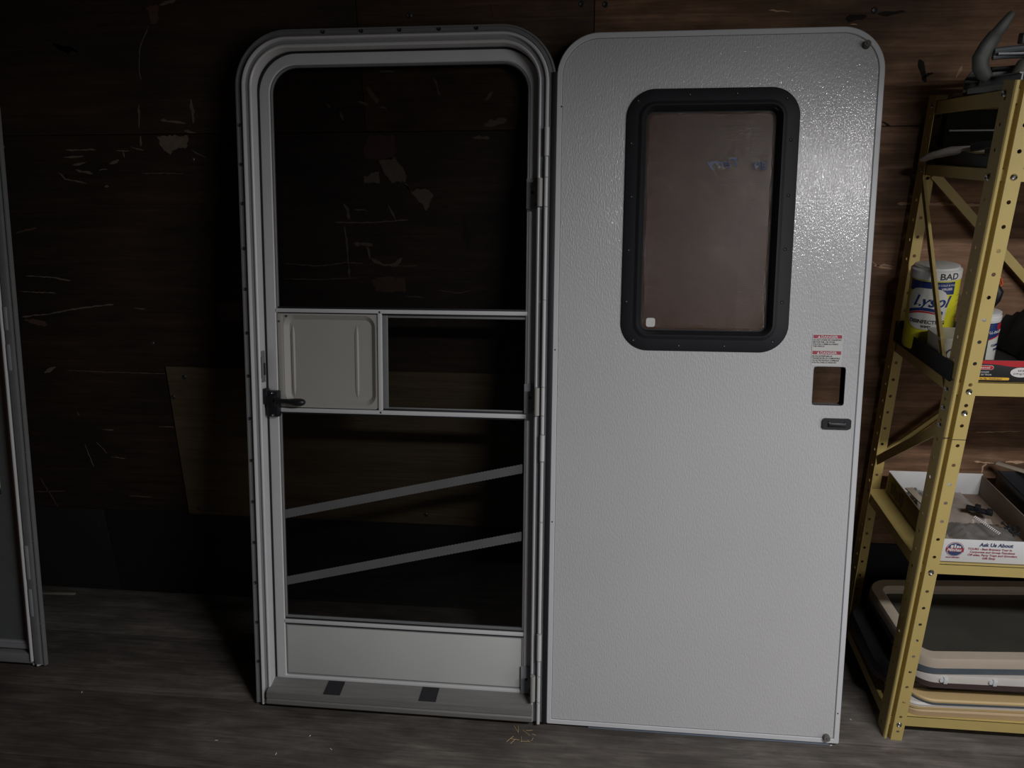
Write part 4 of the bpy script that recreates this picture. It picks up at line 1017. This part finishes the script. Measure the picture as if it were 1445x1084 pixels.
# wipes tub
LAB_W = simple('tub_label_white', (0.55, 0.55, 0.50, 1), rough=0.35)
LAB_Y = simple('tub_label_yellow', (0.62, 0.58, 0.03, 1), rough=0.35, noise=0.15, nscale=25)
LAB_B = simple('tub_label_blue', (0.014, 0.032, 0.13, 1), rough=0.35)
LID_W = simple('white_tub_lid', (0.60, 0.60, 0.58, 1), rough=0.4)
TUBC = Vector((0.853, -0.170, 1.043)); TR = 0.0570
tb = empty('wipes_tub', TUBC, (0, -0.035, 0)); tag(tb, 'yellow and blue wipes tub with white lid marked BAD on the middle shelf', 'tub')
bm = bmesh.new(); alathe(bm, [(TR - .004, 0), (TR - .001, 0.003), (TR, 0.008), (TR, 0.183), (TR - .004, 0.186)], n=48)
finish('tub_body', bm, LAB_Y, tb)
bm = bmesh.new(); alathe(bm, [(TR - .001, 0.184), (TR + .0012, 0.186), (TR + .0012, 0.206), (TR - .002, 0.2085), (TR - .005, 0.210), (TR - .005, 0.214), (TR - .008, 0.215)], n=48)
lid = finish('tub_lid', bm, LID_W, tb)
def wrap(name, mat, a0, a1, z0, z1, r, parent, zf=None, n=20, curve=None):
    """label piece on the cylinder; angle 0 faces -y, positive to +x"""
    bm = bmesh.new(); rows = []
    for i in range(n + 1):
        t = i / n; a = a0 + (a1 - a0) * t
        lo, hi = (z0, z1) if curve is None else curve(t)
        rows.append([bm.verts.new((rr * sin(a), -rr * cos(a), z)) for rr, z in ((r, lo), (r, hi), (r - .0006, hi), (r - .0006, lo))])
    for i in range(n):
        for k in range(4): bm.faces.new((rows[i][k], rows[i + 1][k], rows[i + 1][(k + 1) % 4], rows[i][(k + 1) % 4]))
    return finish(name, bm, mat, parent, angle=60)
wrap('label_blue', LAB_B, -1.5, 0.50, 0.150, 0.182, TR + .0006, tb, curve=lambda t: (0.150 + 0.006 * (1 - t), 0.182))
wrap('label_oval', LAB_W, -1.45, 0.28, 0, 0, TR + .0010, tb, curve=lambda t: (0.125 - 0.066 * math.sqrt(max(0, 1 - (2 * t - 1) ** 4)), 0.125 + 0.040 * math.sqrt(max(0, 1 - (2 * t - 1) ** 4))))
wrap('label_blue_wave', LAB_B, -1.35, 0.10, 0, 0, TR + .0014, tb, curve=lambda t: (0.098 + 0.010 * math.sin(t * 3), 0.106 + 0.010 * math.sin(t * 3)))
wrap('label_red_wave', RED, -1.35, 0.08, 0, 0, TR + .0014, tb, curve=lambda t: (0.093 + 0.010 * math.sin(t * 3), 0.097 + 0.010 * math.sin(t * 3)))
def curved_text(name, s, mat, size, a_mid, z, r, parent, **k):
    o = text(name, s, mat, size, (0, 0, 0), (0, 0, 0), parent, align='CENTER', **k)
    for v in o.data.vertices:
        a = a_mid + v.co.x / r; rr = r + v.co.z + 0.0002
        v.co = Vector((rr * sin(a), -rr * cos(a), z + v.co.y))
    o.data.update(); return o
curved_text('print', 'Lysol', LAB_B, 0.040, -0.45, 0.119, TR + .0012, tb, shear=0.35, bold=0.0009)
curved_text('print', 'DISINFECTING', INK, 0.0130, -0.50, 0.075, TR + .0012, tb, bold=0.0003)
curved_text('print', 'WIPES', INK, 0.0085, -0.50, 0.064, TR + .0012, tb, bold=0.0002)
curved_text('print', 'KILLS COLD & FLU', WINK, 0.0065, 0.02, 0.172, TR + .0008, tb)
curved_text('print', 'VIRUSES', WINK, 0.0075, 0.15, 0.162, TR + .0008, tb, bold=.0002)
curved_text('marker_writing', 'BAD', INK, 0.022, 0.20, 0.1885, TR + .0014, tb, bold=0.0004, xs=1.1)
for i in range(7): curved_text('fine_print', 'lorem'[:0] + '-- --- -- ----', INK, 0.006, 0.95, 0.060 + i * 0.014, TR + .0002, tb)

# whitish tub marked Go
TUBW = simple('translucent_cream_plastic', (0.42, 0.40, 0.34, 1), rough=0.4, noise=0.1)
gt = empty('deli_tub', (0.858, -0.300, 1.052), (0, 0, 0.0)); tag(gt, 'low cream plastic tub with Go written on it in front of the wipes tub', 'tub')
bm = bmesh.new()
asw = rrect(-0.046, 0.046, -0.046, 0.046, 0.018, 0, 6)
for (s0, z0_), (s1, z1_) in (((0.92, 0.0), (1.0, 0.058)),):
    A = [bm.verts.new((x * s0, y * s0, z0_)) for x, y in asw]; B = [bm.verts.new((x * s1, y * s1, z1_)) for x, y in asw]
    for i in range(len(A)): bm.faces.new((A[i], A[(i + 1) % len(A)], B[(i + 1) % len(A)], B[i]))
    bm.faces.new(A[::-1]); bm.faces.new(B)
finish('tub_body', bm, TUBW, gt)
bm = bmesh.new(); A = [bm.verts.new((x * 1.03, y * 1.03, 0.058)) for x, y in asw]; B = [bm.verts.new((x * 1.03, y * 1.03, 0.066)) for x, y in asw]
bm.faces.new(A[::-1]); bm.faces.new(B)
for i in range(len(A)): bm.faces.new((A[i], A[(i + 1) % len(A)], B[(i + 1) % len(A)], B[i]))
finish('tub_lid', bm, TUBW, gt)
text('marker_writing', 'Go', INK, 0.040, (-0.036, -0.0462, 0.014), (pi / 2, 0, 0), gt, bold=0.0002, shear=0.2)

# small white and blue canister
cn = empty('canister', (0.938, -0.265, 1.040), (0, -0.03, 0)); tag(cn, 'small white and blue canister behind the front post, in the black carton', 'canister')
bm = bmesh.new(); alathe(bm, [(0.036, 0), (0.038, 0.003), (0.038, 0.105), (0.036, 0.107)], n=36); finish('canister_body', bm, LAB_W, cn)
bm = bmesh.new(); alathe(bm, [(0.037, 0.106), (0.0392, 0.108), (0.0392, 0.117), (0.0372, 0.119), (0.0378, 0.1255), (0.034, 0.127)], n=36); finish('canister_lid', bm, LID_W, cn)
wrap('label_blue', LAB_B, -0.3, 1.4, 0, 0, 0.0386, cn, curve=lambda t: (0.060 + 0.020 * t, 0.104))
wrap('label_red', RED, -0.3, 1.4, 0, 0, 0.0389, cn, curve=lambda t: (0.057 + 0.020 * t, 0.060 + 0.020 * t))
curved_text('print', 'ALL-IN-ONE', WINK, 0.0095, 0.55, 0.078, 0.0388, cn, bold=.0002)
curved_text('print', '@', RED, 0.018, 0.75, 0.090, 0.0388, cn, bold=.0008)
curved_text('print', 'CLEANER', LAB_B, 0.0075, 0.72, 0.045, 0.0384, cn, bold=.0003)
curved_text('print', 'PAD', LAB_B, 0.0075, 0.72, 0.034, 0.0384, cn, bold=.0003)
# grey roll standing in front of it, white cap
bm = bmesh.new(); alathe(bm, [(0.020, 0), (0.021, 0.002), (0.021, 0.078), (0.012, 0.082), (0.011, 0.084)], n=24)
o = finish('tube_body', bm, simple('charcoal_sleeve', (0.045, 0.045, 0.045, 1), rough=0.6, noise=0.3, nscale=60), None)
sp = empty('spray_can', (0.9020, -0.335, 1.052), (0, -0.03, 0)); tag(sp, 'charcoal tube with a white cap just behind the front post', 'tube'); o.parent = sp
bm = bmesh.new(); alathe(bm, [(0.012, 0.082), (0.0125, 0.084), (0.0125, 0.104), (0.009, 0.108)], n=20); finish('cap', bm, LID_W, sp)
# caulking-gun style grip with orange tip
gp = empty('hand_tool', (0.990, -0.16, 1.012), (0, 0, 0)); tag(gp, 'black handled tool with an orange loop sticking up behind the canister', 'tool')
ORG = simple('orange_plastic', (0.62, 0.10, 0.02, 1), rough=0.4)
bm = bmesh.new(); atube(bm, [(0.0, 0, 0.0), (0.0, 0, 0.10), (0.004, 0, 0.135), (0.012, 0, 0.155), (0.014, 0, 0.175), (0.008, 0, 0.190)], [0.008, 0.009, 0.011, 0.015, 0.016, 0.010], n=14, flat=1.0, up=Vector((0, 1, 0)))
finish('handle', bm, BLACK_P, gp)
bm = bmesh.new(); atube(bm, [(-0.012, 0, 0.182), (0.000, 0, 0.200), (0.016, 0, 0.212), (0.024, 0, 0.196), (0.018, 0, 0.186), (0.0, 0, 0.184)], [0.0032] * 6, n=8, up=Vector((0, 1, 0))); atube(bm, [(-0.008, 0, 0.184), (0.016, 0, 0.203)], 0.0028, n=8, up=Vector((0, 1, 0)))
finish('orange_loop', bm, ORG, gp)
crumple('cloth_bundle', 'black cloth bundle filling the right of the black carton', 'cloth', 1.03, 1.34, -0.40, -0.10, 1.045, 0.172, simple('black_cloth', (0.010, 0.010, 0.011, 1), rough=0.9), 41, 0.0, n=22)
crumple('paper_scrap', 'crumpled brown paper scrap behind the carton front', 'paper', 0.930, 0.965, -0.425, -0.395, 1.052, 0.030, simple('brown_paper', (0.30, 0.17, 0.10, 1), rough=0.8), 51, 0.2, n=8)

# ================================================================== UPPER SHELF: dark bin and trims
bm = bmesh.new(); zt = 1.500
x0, x1, y0, y1 = 0.826, 1.25, -0.395, -0.085
for a in ((x0, x0 + .004, y0, y1), (x1 - .004, x1, y0, y1), (x0, x1, y0, y0 + .004), (x0, x1, y1 - .004, y1)): abox(bm, *a, zt, zt + 0.036, 0.001)
abox(bm, x0, x1, y0, y1, zt, zt + .003, 0)
o = finish('plastic_tray', bm, BLACK_P, None, rot=(0, 0, 0)); tag(o, 'black shallow tray on the second shelf from the top', 'tray')
# white curved trim lying over its rim
PLW = simple('dull_white_vinyl', (0.50, 0.48, 0.46, 1), rough=0.45)
bm = bmesh.new()
pts = [(0.790, -0.115, 1.507), (0.800, -0.145, 1.520), (0.822, -0.19, 1.533), (0.85, -0.24, 1.540), (0.89, -0.29, 1.543)]
atube(bm, pts, [0.010, 0.017, 0.021, 0.019, 0.012], n=12, flat=0.5)
tag(finish('vinyl_trim', bm, PLW, None), 'curved dull white vinyl trim hanging over the left end of the second shelf', 'trim')
bm = bmesh.new()
for k, (a, b, r) in enumerate((((0.835, -0.26, 1.545), (0.93, -0.34, 1.556), 0.007), ((0.86, -0.20, 1.545), (0.96, -0.30, 1.548), 0.009), ((0.85, -0.30, 1.540), (0.91, -0.36, 1.545), 0.006))):
    atube(bm, [a, tuple((Vector(a) + Vector(b)) / 2 + Vector((0, 0, .008))), b], r, n=8)
tag(finish('hose_pieces', bm, BLACKF, None), 'tangle of black hose pieces on the black tray', 'hose')
for z, lab in ((1.572, 'thin bright metal strip above the black tray on the second shelf'),):
    o = box('metal_strip', TRIMW, 0.845, 1.30, -0.100, -0.094, z, z + 0.004, None, 0.0008)
    tag(o, lab, 'strip')
bm = bmesh.new(); abox(bm, 0.838, 1.30, -0.092, -0.060, 1.493, 1.620, 0.002)
tag(finish('dark_panel', bm, simple('dark_green_panel', (0.022, 0.024, 0.017, 1), rough=0.9, spec=0.1), None), 'dark flat panel standing at the back of the second shelf', 'panel')
bm = bmesh.new(); atube(bm, [(0.868, -0.345, 1.553), (0.90, -0.35, 1.560), (0.94, -0.352, 1.562)], [0.004, 0.006, 0.004], n=8)
tag(finish('glossy_clip', bm, TRIMW, None), 'small shiny white clip at the front of the black tray', 'clip')

# ================================================================== ON TOP OF THE RACK
ARM = simple('charcoal_arm_plastic', (0.062, 0.066, 0.060, 1), rough=0.5, noise=0.25, nscale=20)
ZT = SHELF[0][0] 
def topz(y): return shelf_z(0, y)
# aluminium channel lying front to back with stepped end profile
bm = bmesh.new()
prof = [(-0.030, 0.000), (-0.030, 0.010), (-0.008, 0.016), (-0.006, 0.030), (-0.011, 0.030), (-0.011, 0.0325), (-0.001, 0.0325), (-0.001, 0.018), (0.004, 0.018), (0.004, 0.0325), (0.0065, 0.0325), (0.0065, 0.019), (0.022, 0.014), (0.022, 0.009), (0.024, 0.009), (0.024, 0.0155), (0.006, 0.0208), (-0.010, 0.0195), (-0.0325, 0.0125), (-0.0325, 0.0)]
prof = [(-0.032, 0.0), (-0.032, 0.011), (-0.009, 0.017), (-0.008, 0.030), (-0.013, 0.031), (-0.013, 0.033), (-0.005, 0.033), (-0.005, 0.017), (0.000, 0.017), (0.000, 0.033), (0.003, 0.033), (0.003, 0.018), (0.024, 0.013), (0.024, 0.004), (0.0255, 0.004), (0.0255, 0.015), (0.002, 0.0200), (-0.010, 0.0195), (-0.0335, 0.0125), (-0.0335, 0.0)]
poly = prof[:14] + [(0.0225, 0.004), (0.0225, 0.0115), (0.0, 0.0145), (-0.009, 0.0150), (-0.0305, 0.0095), (-0.0305, 0.0)]
A = [bm.verts.new((x, 0, z)) for x, z in poly]; B = [bm.verts.new((x - 0.01, 0.13, z)) for x, z in poly]
bm.faces.new(A); bm.faces.new(B[::-1])
for i in range(len(A)): bm.faces.new((A[i], B[i], B[(i + 1) % len(A)], A[(i + 1) % len(A)]))
o = finish('aluminium_channel', bm, simple('weathered_aluminium', (0.20, 0.215, 0.21, 1), rough=0.4, metal=0.3, noise=.2), None, loc=(0.858, -0.395, topz(-0.395) + 0.001), rot=(-0.085, 0, 0.12)); tag(o, 'short stepped aluminium channel lying on top of the rack', 'channel')
# upright curved arm
bm = bmesh.new()
atube(bm, [(0.826, -0.30, 1.692), (0.816, -0.30, 1.702), (0.806, -0.30, 1.716), (0.803, -0.30, 1.734), (0.811, -0.30, 1.755), (0.824, -0.30, 1.778), (0.825, -0.30, 1.780), (0.838, -0.30, 1.800), (0.849, -0.30, 1.818), (0.851, -0.30, 1.822)],
      [0.012, 0.0155, 0.0175, 0.0180, 0.0170, 0.0155, 0.0130, 0.0115, 0.0085, 0.006], n=14, flat=0.6, up=Vector((0, 1, 0)))
arm = finish('curved_arm', bm, ARM, None, angle=50); tag(arm, 'grey curved arm with a pointed tip sticking up on top of the rack', 'arm')
# metal rod bundle going right from the arm
mr = empty('awning_bracket', (0.845, -0.30, 1.676)); tag(mr, 'grey metal folding bracket lying on top of the rack', 'bracket')
GM = simple('grey_bracket_metal', (0.13, 0.14, 0.145, 1), rough=0.35, metal=0.4, noise=.2)
bm = bmesh.new(); atube(bm, [(-0.018, 0, 0.071), (0.10, 0.005, 0.081), (0.30, 0.01, 0.087)], 0.0075, n=10); atube(bm, [(-0.018, 0.0, 0.058), (0.0, 0.0, 0.060), (0.30, 0.01, 0.068)], 0.0055, n=10); finish('rod', bm, GM, mr)
bm = bmesh.new(); abox(bm, -0.012, 0.30, -0.010, 0.020, 0.062, 0.068, 0.001); abox(bm, 0.030, 0.075, -0.012, 0.012, 0.084, 0.106, 0.003); finish('body', bm, GM, mr)
bm = bmesh.new(); atube(bm, [(-0.015, 0.0, 0.035), (0.06, 0, 0.041), (0.30, 0, 0.046)], 0.004, n=8); abox(bm, -0.01, 0.28, 0.01, 0.09, 0.006, 0.040, 0.004); finish('lower_link', bm, BLACKF, mr)
# plate bracket at the rear left
bm = bmesh.new()
P = [(0, 0), (0.0, 0.032), (0.012, 0.050), (0.030, 0.058), (0.052, 0.058), (0.036, 0.030), (0.05, 0.018), (0.11, 0.018), (0.12, 0.0)]
A = [bm.verts.new((x, 0, z)) for x, z in P]; B = [bm.verts.new((x, 0.004, z)) for x, z in P]
bm.faces.new(A); bm.faces.new(B[::-1])
for i in range(len(A)): bm.faces.new((A[i], B[i], B[(i + 1) % len(A)], A[(i + 1) % len(A)]))
o = finish('plate_bracket', bm, ARM, None, loc=(0.806, -0.235, topz(-0.235) + .001)); tag(o, 'flat grey bracket plate standing at the back left on top of the rack', 'bracket')
o = box('bracket_foot', ARM, -0.0, 0.12, 0.0, 0.05, 0.0, 0.004, o, 0.001)
# rounded hook
bm = bmesh.new()
atube(bm, [(0.874, -0.33, 1.688), (0.872, -0.33, 1.702), (0.880, -0.33, 1.716), (0.896, -0.33, 1.725), (0.93, -0.33, 1.727), (0.98, -0.33, 1.722)], [0.010, 0.015, 0.017, 0.017, 0.016, 0.014], n=14, up=Vector((0, 1, 0)))
o = finish('rounded_hook', bm, simple('grey_brown_plastic', (0.12, 0.115, 0.09, 1), rough=0.55, noise=.3), None, angle=50); tag(o, 'thick rounded grey-brown hook at the right on top of the rack', 'hook')
bm = bmesh.new(); abox(bm, 0.832, 1.18, -0.455, -0.425, 1.6785, 1.6840, 0.001)
o = finish('wooden_strip', bm, simple('pale_wood_strip', (0.44, 0.36, 0.28, 1), rough=0.6), None); tag(o, 'pale thin wooden strip along the front top edge of the rack', 'strip')

# ================================================================== FLOOR LITTER
o = box('wood_sliver', simple('pale_sliver', (0.16, 0.145, 0.12, 1), rough=0.8), -0.07, 0.07, -0.005, 0.005, 0, 0.005, None, 0.001)
o.location = (-1.925, -0.045, 0.0); o.rotation_euler = (0, 0, 0.06); tag(o, 'thin pale wood sliver on the floor at the foot of the black kick board', 'sliver')
bm = bmesh.new(); rr = random.Random(5)
for i in range(12):
    x, y = -0.185 + rr.uniform(-.03, .04), -0.54 + rr.uniform(-.03, .02); a = rr.uniform(0, 3.14); l = rr.uniform(.004, .014)
    acyl(bm, (x - l * cos(a), y - l * sin(a), 0.001), (x + l * cos(a), y + l * sin(a), 0.002), 0.0007, n=5)
tag(finish('straw_bits', bm, YELF, None), 'scattered straw bits on the floor by the screen door sill', 'straw', kind='stuff')
bm = bmesh.new()
for x, y in ((0.765, -0.62), (-0.774, -0.60), (-0.845, -0.67), (-1.525, -0.50), (0.66, -0.50), (-1.03, -0.64), (-0.70, -0.64), (0.74, -0.40), (0.3, -0.64)):
    r = rr.uniform(0.0015, 0.004); a = rr.uniform(0, 3)
    acyl(bm, (x - r * cos(a), y - r * sin(a), 0.0012), (x + r * cos(a), y + r * sin(a), 0.0018), 0.0012, n=6)
tag(finish('floor_crumbs', bm, CARD_W, None), 'tiny pale crumbs scattered on the floor boards', 'debris', kind='stuff')
